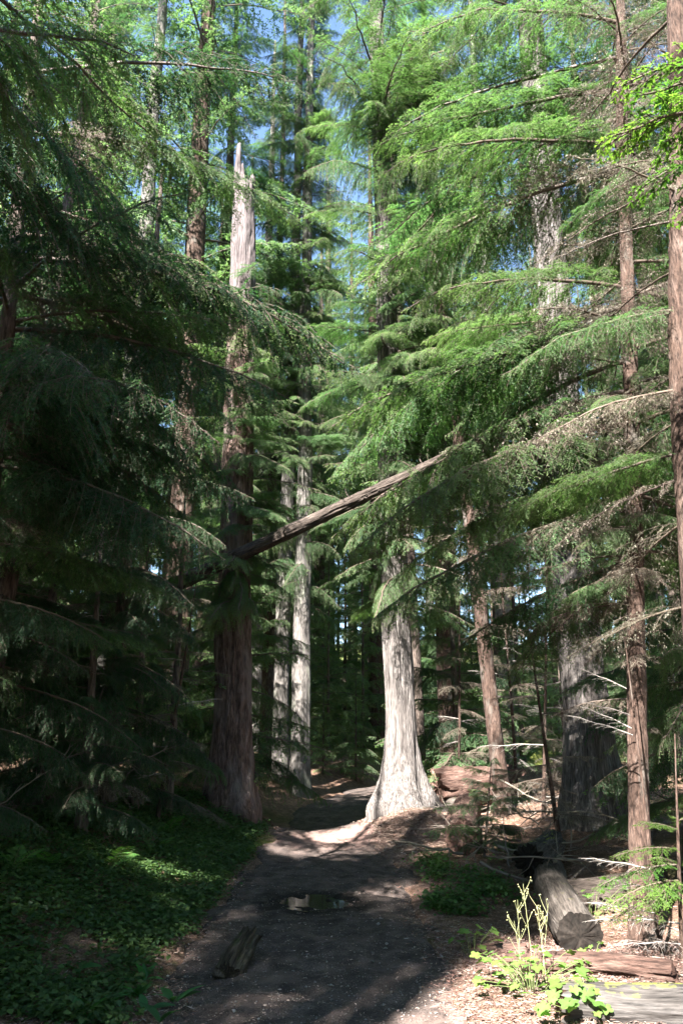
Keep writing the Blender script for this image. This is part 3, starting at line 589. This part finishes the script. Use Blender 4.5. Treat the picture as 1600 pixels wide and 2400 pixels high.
placed = []; n = 0
for _ in range(3000):
    x = rng.uniform(-38, 34); y = rng.uniform(-38, 34)
    if not ((y < -14) or (x < -16 and y < 30) or (x > 8.5 and y < 16)): continue
    if any((x - a) ** 2 + (y - b) ** 2 < 16 for a, b in placed): continue
    bg_tree(x, y, rng.uniform(.75, .95), 'tall conifer standing outside the picture beside the trail', 'trees outside the picture'); n += 1
    if n >= 105: break

ORD = ['leftmost'] + [w_ + ' from the left' for w_ in ('second', 'third', 'fourth', 'fifth', 'sixth', 'seventh', 'eighth', 'ninth', 'tenth', 'eleventh', 'twelfth', 'thirteenth', 'fourteenth', 'fifteenth', 'sixteenth', 'seventeenth', 'eighteenth', 'nineteenth', 'twentieth')]
for g, ph in (('tall trees of the near background', 'tall conifers in the first row behind the pale trunks'), ('tall trees of the middle background', 'tall sunlit conifers in the middle background')):
    os_ = sorted((o for o in COL.objects if o.get('group') == g), key=lambda o: o.location.x / o.location.y)
    for k, o in enumerate(os_):
        if k < 12: o['label'] = '%s of the %s' % (ORD[k], ph)
        else: o['label'] = '%s of the %s' % ((['rightmost'] + [w_.replace('left', 'right') for w_ in ORD[1:]])[len(os_) - 1 - k], ph)

# ------------------------------------------------------------------ logs, stump and broken wood
def log(name, p0, p1, r0, r1, label, mat, cut=M_CUT, hollow=False, seed=0, ridge=.012, flat=1.0, bend=.02, stubs=0, ends=(True, True), taper_tip=False, cat='log', group=None):
    p0 = np.array(p0, float); p1 = np.array(p1, float); L = float(np.linalg.norm(p1 - p0)); d = (p1 - p0) / L
    az = math.atan2(d[1], d[0]); pit = math.asin(d[2])
    e = empty(name, p0, label, cat, group); e.rotation_euler = (0, -pit, az)
    n = max(int(L / .06), 14) if L < 4 else int(L / .10); k = 56
    xs_ = np.linspace(0, L, n); ph = np.linspace(0, 2 * math.pi, k, endpoint=False); X, P = np.meshgrid(xs_, ph, indexing='ij')
    r = r0 + (r1 - r0) * X / L
    r = r * (1 + .10 * fbm(np.cos(P) * 1.2, np.sin(P) * 1.2, X * 1.1, seed, 3)) + ridge * (1 - 1.7 * np.abs(fbm(np.cos(P) * (r0 * 22 + 1.5), np.sin(P) * (r0 * 22 + 1.5), X * 2.6, seed + 3, 4)))
    cy_ = bend * L * np.sin(X / L * math.pi) ; cz_ = .6 * bend * L * fbm(X / L * 2, 0 * X, 0, seed + 8, 2)
    Xe = X.copy()
    for end, sgn in ((0, -1), (-1, 1)):
        Xe[end] += .02 * fbm(np.cos(ph) * 3, np.sin(ph) * 3, 0, seed + 50, 3)
        if not ends[0 if end == 0 else 1]: Xe[end] += sgn * r0 * .9 * np.abs(fbm(np.cos(ph) * 2.5, np.sin(ph) * 2.5, 0, seed + 30 + end, 3))
    V = np.stack([Xe, r * np.cos(P) + cy_, flat * r * np.sin(P) + cz_], -1)
    i = np.arange(n * k).reshape(n, k); a, b = i[:-1], i[1:]
    F = np.stack([a, b, np.roll(b, -1, 1), np.roll(a, -1, 1)], -1).reshape(-1, 4)
    MB().add(V.reshape(-1, 3), F).build('bark', mat, e, smooth=True)
    for end in (0, -1):
        ring = V[end]; c = ring.mean(0); out = -1 if end == 0 else 1
        if hollow and end == 0:
            r2_ = c + (ring - c) * .95; r3 = c + (ring - c) * .86 + [.10, 0, 0]; r4 = c + (ring - c) * .6 + [.75, 0, 0]
            VV = np.vstack([ring, r2_, r3, r4, [c + [.78, 0, 0]]]); FF = []
            for q in range(3):
                for m in range(k): FF.append([q * k + m, q * k + (m + 1) % k, (q + 1) * k + (m + 1) % k, (q + 1) * k + m])
            mb = MB().add(VV, FF); mb.f3.append(np.array([[3 * k + m, 3 * k + (m + 1) % k, 4 * k] for m in range(k)])); mb.build('hollow_end', cut, e)
        else:
            c2 = c + [out * .015, 0, 0]; inner = c + (ring - c) * .5 + np.array([out * .02, 0, 0]) * fbm(np.arange(k) * .4, 0, 0, seed, 2)[:, None]
            VV = np.vstack([ring, inner, [c2]]); FF = [[m, (m + 1) % k, k + (m + 1) % k, k + m] for m in range(k)]
            mb = MB().add(VV, FF); mb.f3.append(np.array([[k + m, k + (m + 1) % k, 2 * k] for m in range(k)])); mb.build('end_grain', cut, e)
    rr = random.Random(seed)
    for _ in range(stubs):
        x = rr.uniform(.1, .95) * L; a_ = rr.uniform(-.3, 3.5); rad = r0 + (r1 - r0) * x / L; ln = rr.uniform(.08, .3)
        o = np.array([x, rad * .8 * math.cos(a_), rad * .8 * math.sin(a_)]); dr = np.array([rr.uniform(-.2, .5), math.cos(a_), math.sin(a_)])
        Pn = np.stack([o, o + dr * ln * .6, o + dr * ln + [.03, 0, -.02]])
        MB().add(*tubes(Pn[None], np.array([[.016, .011, .004]]), 6)).build('branch_stub', mat, e, smooth=True)
    return e
log('leaning_log', (-9.15, 12.85, .85), (2.35, 13.02, 6.42), .125, .085, 'long fallen trunk leaning high across the trail', M_LOG, seed=3, ridge=.026, bend=.004, stubs=22, ends=(False, False))
g0 = gz(1.85, 6.75)
log('sawn_log', (1.84, 6.8, g0 + .09), (2.18, 9.1, gz(2.2, 9.1) + .12), .17, .16, 'dark barkless log with a black shaded sawn end lying beside the trail', M_BARE, M_CUT, False, 5, .010, stubs=2, ends=(True, False))
log('sawn_log', (1.52, 10.75, gz(1.52, 10.75) + .17), (1.95, 13.1, gz(1.95, 13.1) + .2), .22, .21, 'reddish log with a sawn face pointing at the trail beside the mound', M_ROT, M_CUTRED, False, 7, .012, ends=(True, False))
log('broken_log', (1.72, 14.0, gz(1.72, 14.0) + .42), (2.75, 14.35, gz(2.75, 14.3) + .36), .30, .27, 'thick broken log chunk of crumbling red wood behind the mound', M_ROT, M_CUTRED, False, 9, .045, ends=(False, False))
log('broken_log', (1.25, 14.4, gz(1.3, 14.4) + .12), (1.95, 13.6, gz(1.95, 13.6) + .14), .14, .13, 'smaller log lying against the right side of the pale cedar base', M_BARE, M_CUTRED, False, 10, .02, ends=(False, False))
log('grey_log', (1.28, 4.98, gz(1.3, 5) + .05), (2.5, 4.72, gz(2.4, 4.8) + .08), .13, .15, 'pale grey log with yellow moss in the bottom right corner', M_GREYLOG, M_CUTRED, False, 12, .012, flat=.75, ends=(False, True))
log('rotten_log', (1.12, 6.02, gz(1.1, 6.0) + .03), (2.0, 5.42, gz(2.0, 5.4) + .05), .055, .075, 'long split red rotten log lying on the sunny ground', M_ROT, M_CUTRED, False, 14, .02, flat=.8, ends=(False, False))
log('rotten_log', (.98, 6.55, gz(.98, 6.5) + .02), (1.35, 6.45, gz(1.35, 6.45) + .03), .035, .04, 'short dark red wood piece behind the leafy shrub', M_ROT, M_CUTRED, False, 15, .012, ends=(False, False))
log('wood_slab', (1.35, 5.45, gz(1.35, 5.45) + .0), (1.75, 5.15, gz(1.7, 5.2) + .02), .10, .10, 'flat weathered wood slab beside the mossy grey log', M_BARE, M_CUTRED, False, 16, .015, flat=.35, ends=(False, False))
log('shaded_log', (2.45, 9.9, gz(2.5, 9.9) + .10), (1.95, 8.9, gz(2.0, 8.9) + .26), .13, .15, 'bleached flaking log behind the black-ended log', M_GREYLOG, M_CUT, False, 17, .03, ends=(False, False))
log('shaded_log', (2.15, 8.1, gz(2.2, 8.1) + .05), (2.9, 7.7, gz(2.9, 7.7) + .12), .16, .15, 'dark log end in the shade right of the black-ended log', M_LOG, M_CUT, False, 18, .02, ends=(False, True))
# decayed chunk half sunk in the trail
M_CHUNK = noise_mat('decayed_wood', [(.022, .017, .012), (.06, .047, .034), (.12, .10, .075)], scale=(3, 24, 24), bscale=(8, 70, 70), bump=1, bdist=.025, moss=((.035, .045, .014), 1.75))
log('wood_chunk', (-.78, 6.15, gz(-.78, 6.15) - .01), (-.69, 6.55, gz(-.7, 6.55) + .12), .085, .06, 'low decayed chunk of wood half sunk in the trail at left', M_CHUNK, M_CHUNK, False, 41, .03, flat=.95, ends=(False, False), cat='wood')

# dead branches strewn on the ground
def stick_mesh(seed, L=1.0, r=.012):
    rr = np.random.default_rng(seed); n = 9; x = np.linspace(0, L, n)
    P = np.stack([x, np.cumsum(rr.normal(0, .018, n)), np.cumsum(rr.normal(0, .014, n))], -1); mb = MB()
    c = np.array([.16, .135, .115, 0])
    mb.add(*tubes(P[None], (r * (1 - .7 * x / L))[None], 6), c)
    for _ in range(7):
        j = rr.integers(2, n - 1); d = norm(np.array([rr.uniform(.3, .9), rr.choice([-1, 1]) * rr.uniform(.3, .8), rr.uniform(-.05, .5)])); l = rr.uniform(.08, .34)
        Q = np.stack([P[j], P[j] + d * l * .5 + rr.normal(0, .01, 3), P[j] + d * l])
        mb.add(*tubes(Q[None], np.array([[r * .45, r * .3, r * .12]]), 4), c)
    return mb.mesh('dead_branch', M_LITTER, True)
STK = [stick_mesh(400 + k) for k in range(5)]
rr = random.Random(12)
STICKS = [  # x, y, dz, length, azimuth, pitch, label
    (2.40, 12.7, .55, 1.25, -48, -.42, 'long pale broken branch propped beside the thin pinkish trunk'),
    (2.75, 8.6, .25, 1.3, 175, .05, 'pale straight branch lying behind the black-ended log'),
    (2.6, 9.7, .1, .75, 80, 1.35, 'upright broken stick before the dark cedar'),
    (.38, 12.15, .02, .42, 60, .5, 'small white twig on the trail below the pale cedar'),
    (.2, 12.2, .02, .35, 150, .25, 'short white twig lying flat on the trail below the pale cedar')]
for x, y, dz, L, az, pit, lb in STICKS:
    tag(link('dead_branch', STK[rr.randrange(5)], None, (x, y, gz(x, y) + dz), (rr.uniform(0, 6), -pit, R(az)), L), lb, 'branch')
for k in range(70):
    x = rr.uniform(1.3, 4.6); y = rr.uniform(8.4, 14.6)
    tag(link('dead_branch', STK[rr.randrange(5)], None, (x, y, gz(x, y) + rr.uniform(.01, .28)), (rr.uniform(0, 6), rr.uniform(-.5, .35), rr.uniform(0, 6.28)), rr.uniform(.4, 1.5)), 'dead branch in the tangle between the logs on the right', 'branch', 'dead branches among the logs')
for k in range(18):
    x = rr.uniform(-4.8, -2.9); y = rr.uniform(6.0, 12)
    tag(link('dead_branch', STK[rr.randrange(5)], None, (x, y, gz(x, y) + rr.uniform(.02, .5)), (rr.uniform(0, 6), rr.uniform(-.7, .3), rr.uniform(0, 6.28)), rr.uniform(.4, 1.3)), 'dead branch in the dark tangle on the left bank', 'branch', 'dead branches on the left bank')
# bare spindly dead saplings in the thicket
for k, (x, y, H) in enumerate(((2.05, 14.9, 5), (2.9, 12.2, 4), (3.0, 14.4, 6), (3.9, 12.5, 5), (2.6, 10.2, 2.6), (-3.4, 9.8, 3.5), (-2.45, 11.3, 3.2))):
    t = Tree('dead_sapling', x, y, 'thin dead sapling with bare grey twigs in the %s thicket' % ('right-hand' if x > 0 else 'left-hand'), 'dead saplings in the %s thicket' % ('right' if x > 0 else 'left'), mat=M_HEM, H=H, r0=.03, rt=.006, flare=.2, fh=.2, sides=8, zmax_fine=1, dz=.3, ridge=.002, rfreq=20, seed=k + 60, lean=(rr.uniform(-.4, .4), rr.uniform(-.3, .3)))
    t.whorl(DEAD + ['bare0'], .3, H * .95, int(H * 6), 1.0, .4, (-.15, .2), k + 90, check=False)

# ------------------------------------------------------------------ plants
def leaf_arr(L, W, fold=.25, curl=.25, c=(.07, .14, .035), rngv=None, n=4):
    """pointed oval leaf along +X"""
    s = np.linspace(0, 1, n + 1); wv = W * np.sin(np.pi * s ** .8) * .5; V = []
    for i_, q in enumerate(s):
        z = -curl * L * q * q
        V += [[L * q, -wv[i_], z + fold * wv[i_]], [L * q, 0, z], [L * q, wv[i_], z + fold * wv[i_]]]
    F = []
    for i_ in range(n): a = 3 * i_; F += [[a, a + 3, a + 4, a + 1], [a + 1, a + 4, a + 5, a + 2]]
    return np.array(V, float), np.array(F), c
def scatter_leaves(mb, P, az, pit, roll, sc, base, cols):
    V0, F0, _ = base; n, m = len(P), len(V0)
    ca, sa, cp, sp, cr, sr = np.cos(az), np.sin(az), np.cos(pit), np.sin(pit), np.cos(roll), np.sin(roll)
    x, y, z = V0[:, 0][None], V0[:, 1][None], V0[:, 2][None]
    y2, z2 = y * cr[:, None] - z * sr[:, None], y * sr[:, None] + z * cr[:, None]
    x3, z3 = x * cp[:, None] - z2 * sp[:, None], x * sp[:, None] + z2 * cp[:, None]
    V = np.stack([x3 * ca[:, None] - y2 * sa[:, None], x3 * sa[:, None] + y2 * ca[:, None], z3], -1) * sc[:, None, None] + P[:, None]
    F = (F0[None] + (np.arange(n) * m)[:, None, None]).reshape(-1, F0.shape[1])
    mb.add(V.reshape(-1, 3), F, np.repeat(np.hstack([cols, np.ones((n, 1))]), m, 0))
rg = np.random.default_rng(9)
def cover(name, label, n, xf, dens, hmax, c0, c1, size):
    """low leafy ground cover: clumps of stalked leaves"""
    X, Y = xf(n * 6); keep = rg.random(len(X)) < dens(X, Y); X, Y = X[keep][:n], Y[keep][:n]
    m = 5; X = np.repeat(X, m) + rg.normal(0, .045, len(X) * m); Y = np.repeat(Y, m) + rg.normal(0, .045, len(Y) * m)
    k = len(X); P = np.stack([X, Y, ground_h(X, Y) + rg.uniform(.015, hmax, k) * (.4 + .6 * rg.random(k))], -1)
    t = rg.random((k, 1)); cols = (np.array(c0) * (1 - t) + np.array(c1) * t) * rg.uniform(.75, 1.2, (k, 1))
    mb = MB(); scatter_leaves(mb, P, rg.uniform(0, 6.28, k), rg.normal(.05, .3, k), rg.normal(0, .3, k), size * rg.uniform(.6, 1.25, k), leaf_arr(1, .72, n=2), cols)
    return tag(mb.build(name, M_LEAF), label, kind='stuff')
def left_xy(n):
    Y = 5.0 + 8.6 * rg.random(n) ** 1.15; X = path_c(Y) - path_w(Y) - .05 - 2.0 * rg.random(n) ** 1.1; return X, Y
cover('ground_cover', 'low green leafy ground cover on the left bank beside the trail', 9000, left_xy,
      lambda x, y: np.clip(.8 + .9 * fbm(x * 1.1, y * 1.1, 0, 61, 3) + .6 * sstep(5.6, 7.0, y), .08, 1) * sstep(-.02, .22, path_d(x, y)), .12, (.035, .08, .032), (.08, .14, .045), .052)
def right_xy(n): return rg.uniform(.7, 2.0, n), rg.uniform(7.4, 12.2, n)
cover('ground_cover', 'patch of low green leaves right of the trail below the mound', 800, right_xy,
      lambda x, y: np.clip(fbm(x * 1.3, y * 1.3, 0, 67, 3) + .75 * np.exp(-(((x - 1.05) / .45) ** 2 + ((y - 9.9) / 1.1) ** 2)), 0, 1) * sstep(.0, .2, path_d(x, y)), .16, (.05, .105, .035), (.10, .18, .05), .055)

# lobed leaves of the sunny shrub and broad blades of the lilies: each leaf an object, all share a mesh
def lobed_leaf():
    n = 30; V = [[0, 0, 0]]
    for i_ in range(n):
        a_ = -math.pi * .92 + 2 * math.pi * .92 * i_ / (n - 1); lobe = .62 + .38 * abs(math.cos(a_ * 2.5)) ** 1.2 + .05 * (i_ % 2)
        if abs(a_) > 2.2: lobe *= 1 - .45 * (abs(a_) - 2.2)
        r_ = .5 * lobe; x, y = .16 + r_ * math.cos(a_), r_ * math.sin(a_); V.append([x, y, .10 * abs(y) - .25 * x * x + .02 * math.sin(i_ * 2.1)])
    V[0] = [.12, 0, -.02]
    c = np.tile([.115, .205, .045, 1], (n + 1, 1)); c[0] = [.15, .24, .06, 1]
    return MB().add(V, [[0, i_ + 1, i_ + 2] for i_ in range(n - 1)], c).mesh('leaf', M_LEAF)
LOBED = lobed_leaf()
V_, F_, _ = leaf_arr(1, .34, .3, .35, n=7); BLADE = MB().add(V_, F_, (.045, .12, .04, 1)).mesh('leaf', M_LEAF, True)
def stems(P, r, col, name, parent): return MB().add(*tubes(P, np.tile((r * np.linspace(1, .45, P.shape[1]))[None], (len(P), 1)), 5), (*col, 0)).build(name, M_LITTER, parent, True)
def shrub(x, y, label, n, H, rad, seed, size=.085, stalks=0):
    q = random.Random(seed); e = empty('leafy_shrub', (x, y, gz(x, y)), label, 'shrub', 'leafy shrubs on the right'); S_ = []
    for k in range(n):
        a_ = q.uniform(0, 6.28); rr_ = rad * math.sqrt(q.random()); tx, ty, tz = rr_ * math.cos(a_), rr_ * math.sin(a_) * .7, H * q.uniform(.25, 1) * (1 - .35 * rr_ / rad)
        bx, by = tx * .25, ty * .25
        S_.append([[bx, by, 0], [bx + .3 * (tx - bx), by + .3 * (ty - by), tz * .55], [bx + .75 * (tx - bx), by + .75 * (ty - by), tz * .9], [tx, ty, tz]])
        link('leaf', LOBED, e, (tx, ty, tz), (q.uniform(-.35, .35), q.uniform(-.1, .55), a_ + q.uniform(-.8, .8)), size * q.uniform(.6, 1.35))
    stems(np.array(S_), .0028, (.13, .15, .06), 'stem', e)
    if stalks:
        T = []; 
        for k in range(stalks):
            bx, by = q.uniform(-.22, .14), q.uniform(-.05, .25); h = q.uniform(.38, .62); lx = q.uniform(-.06, .1)
            main = [[bx, by, 0], [bx + lx * .3, by, h * .35], [bx + lx * .7, by, h * .7], [bx + lx, by, h]]; mb = MB(); mb.add(*tubes(np.array([main]), np.array([[.0019, .0017, .0014, .001]]), 5), (.34, .33, .17, .2))
            for j in range(q.randint(5, 9)):
                t_ = q.uniform(.5, .98); o = np.array([bx + lx * t_, by, h * t_]); a_ = q.uniform(0, 6.28); l = q.uniform(.05, .13)
                d = np.array([math.cos(a_) * .55, math.sin(a_) * .4, .8]); Q = np.stack([o, o + d * l * .6, o + d * l + [0, 0, .01]])
                mb.add(*tubes(Q[None], np.array([[.0012, .001, .0008]]), 4), (.36, .35, .18, .2))
                for w_ in range(2):
                    b_ = Q[-1] + [q.uniform(-.008, .008), 0, q.uniform(-.012, .01)]; u_ = .004
                    OV = np.array([[u_, 0, 0], [-u_, 0, 0], [0, u_, 0], [0, -u_, 0], [0, 0, u_], [0, 0, -u_]]) + b_
                    mb.add(OV, [[0, 2, 4], [2, 1, 4], [1, 3, 4], [3, 0, 4], [2, 0, 5], [1, 2, 5], [3, 1, 5], [0, 3, 5]], (.40, .38, .20, .2))
            mb.build('flower_stalk', M_LEAF, e)
    return e
shrub(1.18, 5.55, 'sunlit leafy shrub with dry flower stalks beside the trail at lower right', 66, .28, .40, 3, .07, stalks=5)
shrub(1.32, 4.95, 'low lobed-leaf shrub at the bottom edge right of the trail', 30, .2, .3, 5)
shrub(.95, 6.5, 'small leafy plant in shade behind the sunlit shrub', 14, .3, .22, 7, .07)
shrub(2.2, 7.7, 'small green leafy plant between the black-ended log and the slender hemlock', 22, .4, .35, 8, .075)
shrub(1.55, 9.4, 'small leafy plant left of the black-ended log', 16, .35, .3, 9, .07)
shrub(1.75, 6.15, 'tiny leafy plant before the black-ended log end', 9, .14, .14, 10, .06)
def lily(x, y, label, n, seed, L=.22):
    q = random.Random(seed); e = empty('broad_leaf_plant', (x, y, gz(x, y) + .01), label, 'plant', 'broad-leaved plants at lower left')
    for k in range(n): link('leaf', BLADE, e, (q.uniform(-.02, .02), q.uniform(-.02, .02), 0), (q.uniform(-.4, .4), -q.uniform(.35, 1.15), k * 2.4 + q.uniform(-.5, .5)), L * q.uniform(.7, 1.15))
for k, (x, y) in enumerate(((-1.62, 5.55), (-1.42, 5.45), (-1.28, 5.6), (-1.16, 5.35), (-1.45, 5.15), (-1.02, 5.5), (-1.05, 5.2), (-1.75, 5.9), (-1.3, 5.95))):
    lily(x, y, 'low plant with a few broad pointed leaves near the bottom left corner', 3 + k % 3, 20 + k, .17)
# ferns on the left bank
def frond_mesh(seed):
    mb = MB(); n = 17; q = np.random.default_rng(seed); s = np.linspace(0, 1, n); P = np.stack([s, 0 * s, .42 * s - .62 * s ** 2], -1)
    mb.add(*tubes(P[None], (.008 * (1 - .7 * s))[None], 4), (.10, .11, .04, 0))
    for i_ in range(2, n):
        w_ = .26 * math.sin(math.pi * min(1, (s[i_] * .86 + .14)) ** .9) * (1.06 - s[i_] * .35) + .015
        for sd in (-1, 1):
            a_ = sd * R(68); L0 = leaf_arr(w_, .052, .1, .12, n=3); c_, s_ = math.cos(a_), math.sin(a_)
            V = np.stack([L0[0][:, 0] * c_ - L0[0][:, 1] * s_, L0[0][:, 0] * s_ + L0[0][:, 1] * c_, L0[0][:, 2] + .05 * w_ * q.normal()], -1) + P[i_]
            mb.add(V, L0[1], (.065 * q.uniform(.8, 1.2), .14 * q.uniform(.85, 1.15), .035, 1))
    return mb.mesh('frond', M_LEAF)
FR = [frond_mesh(k) for k in range(3)]
for k, (x, y, L) in enumerate(((-2.28, 8.5, .42), (-2.05, 9.6, .32), (-2.75, 9.2, .4), (-2.55, 7.6, .35), (-2.2, 10.7, .4), (-2.6, 6.8, .35))):
    q = random.Random(k + 70); e = empty('fern', (x, y, gz(x, y)), 'fern with arching fronds in the shade of the left bank', 'fern', 'ferns on the left bank')
    for j in range(7): link('frond', FR[j % 3], e, (0, 0, 0), (q.uniform(-.3, .3), -q.uniform(.25, .8), j * .9 + q.uniform(-.3, .3)), L * q.uniform(.75, 1.1))
# young cedar by the right edge, and the cedar branch hanging into the upper right corner
t = Tree('cedar_sapling', 2.3, 6.0, 'bright green cedar sapling spray in front of the slender hemlock at right', mat=M_HEM, H=1.5, r0=.016, rt=.004, flare=.2, fh=.1, sides=8, zmax_fine=1, dz=.15, ridge=.001, rfreq=30, seed=6, lean=(.1, .0))
for z, az, ln, p in ((.42, 185, .55, -.1), (.52, 195, .62, -.05), (.62, 172, .62, -.1), (.72, 188, .5, .1), (.85, 200, .35, .3), (.5, 215, .4, -.1), (.6, 90, .4, .2), (.9, 30, .4, .2)):
    t.bough('frond%d' % (int(z * 20) % 2), z, az, ln, p, 0, False)
t.bough('bare0', .25, 190, .7, .05, 0, False); t.bough('bare0', .12, 210, .6, .1, 0, False); t.bough('bare0', .2, 165, .6, .25, 0, False)
t = Tree('cedar_tree', 3.05, 3.9, 'cedar outside the right edge whose bright branch hangs into the upper right corner', mat=M_CEDAR, H=12, r0=.12, rt=.02, flare=.4, fh=.3, sides=20, zmax_fine=2, dz=.2, ridge=.008, rfreq=20, seed=8)
for z, az, ln, p in ((5.15, 178, 1.5, .05), (5.3, 168, 1.5, .0), (5.0, 172, 1.4, -.1), (4.85, 180, 1.25, -.2), (5.5, 175, 1.4, .05), (4.7, 170, 1.15, -.25), (5.25, 183, 1.35, .1)):
    t.bough('frond%d' % (int(z * 20) % 2), z, az, ln, p, 0, False)
# bleached twigs on the hemlock trunks
t = Tree('dead_sapling', 2.3, 6.35, 'bleached twiggy dead sapling between the two right-hand trunks', mat=M_HEM, H=2.3, r0=.016, rt=.004, flare=.2, fh=.2, sides=7, zmax_fine=1, dz=.3, ridge=.001, rfreq=20, seed=66, lean=(-.1, .0))
for z, az, ln, p in ((1.55, 170, .5, .3), (1.7, 200, .45, .2), (1.6, 140, .45, .4), (.3, 185, .55, .15), (.45, 215, .5, .25), (1.9, 180, .4, .4), (.6, 160, .5, .1)): t.bough('bare0', z, az, ln, p, 0, False)

# ------------------------------------------------------------------ litter
def litter(name, label, n, xf, onpath, lmin, lmax, wid, pal, seed, lift=.006):
    q = np.random.default_rng(seed); X, Y = xf(q, n); d = path_d(X, Y); k = (d < -.02) if onpath else (d > -.3 * q.random(n) ** 1.5); X, Y, d = X[k], Y[k], d[k]; n = len(X)
    Z = ground_h(X, Y) + (path_micro(X, Y) if onpath else .012 * (d < .05)) + q.uniform(.001, lift, n)
    a = q.uniform(0, 6.28, n); L = q.uniform(lmin, lmax, n) * .5; w_ = wid * q.uniform(.6, 1.4, n) * .5; ti = q.normal(0, .12, n)
    dx = np.stack([np.cos(a) * L, np.sin(a) * L, ti * L], -1); dy = np.stack([-np.sin(a) * w_, np.cos(a) * w_, q.normal(0, .4, n) * w_], -1); P = np.stack([X, Y, Z], -1)
    V = np.stack([P - dx - dy * .5, P + dy, P + dx, P - dy], 1).reshape(-1, 3); F = np.arange(4 * n).reshape(-1, 4)
    pal = np.array(pal); c = pal[q.integers(0, len(pal), n)] * q.uniform(.6, 1.35, (n, 1))
    return tag(MB().add(V, F, np.repeat(np.hstack([c, np.zeros((n, 1))]), 4, 0)).build(name, M_LITTER), label, kind='stuff')
def near_xy(q, n):
    Y = 4.2 + 11 * q.random(n) ** 1.6; return q.uniform(-.47, .47, n) * Y, Y
BR = [(.20, .12, .095), (.27, .18, .15), (.11, .065, .05), (.30, .235, .19), (.16, .095, .075), (.23, .205, .18)]
litter('needle_litter', 'fallen brown needles and twigs covering the forest floor', 80000, near_xy, False, .02, .07, .006, BR, 1)
litter('leaf_litter', 'small dead leaf scraps on the forest floor', 16000, near_xy, False, .010, .032, .011, BR, 2, .012)
litter('trail_litter', 'fine needles and bark scraps on the trail', 26000, near_xy, True, .008, .035, .007, [(.22, .16, .14), (.13, .09, .08), (.30, .23, .20), (.17, .13, .12)], 3, .004)
def mound_xy(q, n): return 1.0 + q.normal(0, .75, n), 13.0 + q.normal(0, .7, n)
litter('mound_needles', 'reddish fallen needles covering the mound below the pale cedar', 22000, mound_xy, False, .03, .08, .009, [(.24, .15, .125), (.30, .20, .17), (.16, .095, .08), (.34, .26, .22)], 5, .015)
def front_xy(q, n): return q.uniform(.7, 2.5, n), q.uniform(4.5, 7.4, n)
litter('bark_scraps', 'pinkish bark scraps and needles on the sunny ground at lower right', 16000, front_xy, False, .01, .055, .006, [(.17, .10, .082), (.22, .15, .125), (.10, .058, .047), (.24, .195, .17)], 6, .02)
q = np.random.default_rng(8); n = 15000; X, Y = near_xy(q, n); k = path_d(X, Y) < -.03; X, Y = X[k], Y[k]; n = len(X)
sz = q.uniform(.0025, .0075, n) * (1 + 1.6 * (q.random(n) < .04)); P = np.stack([X, Y, ground_h(X, Y) + path_micro(X, Y) + sz * .3], -1)
O = np.array([[1, 0, 0], [-.9, .2, 0], [0, 1, .1], [.1, -1, 0], [.1, 0, .7], [0, 0, -.7]]); V = P[:, None] + (O[None] + q.normal(0, .18, (n, 6, 3))) * sz[:, None, None]
F = (np.array([[0, 2, 4], [2, 1, 4], [1, 3, 4], [3, 0, 4], [2, 0, 5], [1, 2, 5], [3, 1, 5], [0, 3, 5]])[None] + (np.arange(n) * 6)[:, None, None]).reshape(-1, 3)
c = np.array([.16, .145, .14, 0]) * np.hstack([q.uniform(.35, 1.5, (n, 1)).repeat(3, 1), np.ones((n, 1))])
tag(MB().add(V.reshape(-1, 3), F, np.repeat(c, 6, 0)).build('trail_gravel', M_LITTER), 'fine gravel scattered over the dirt trail', kind='stuff')
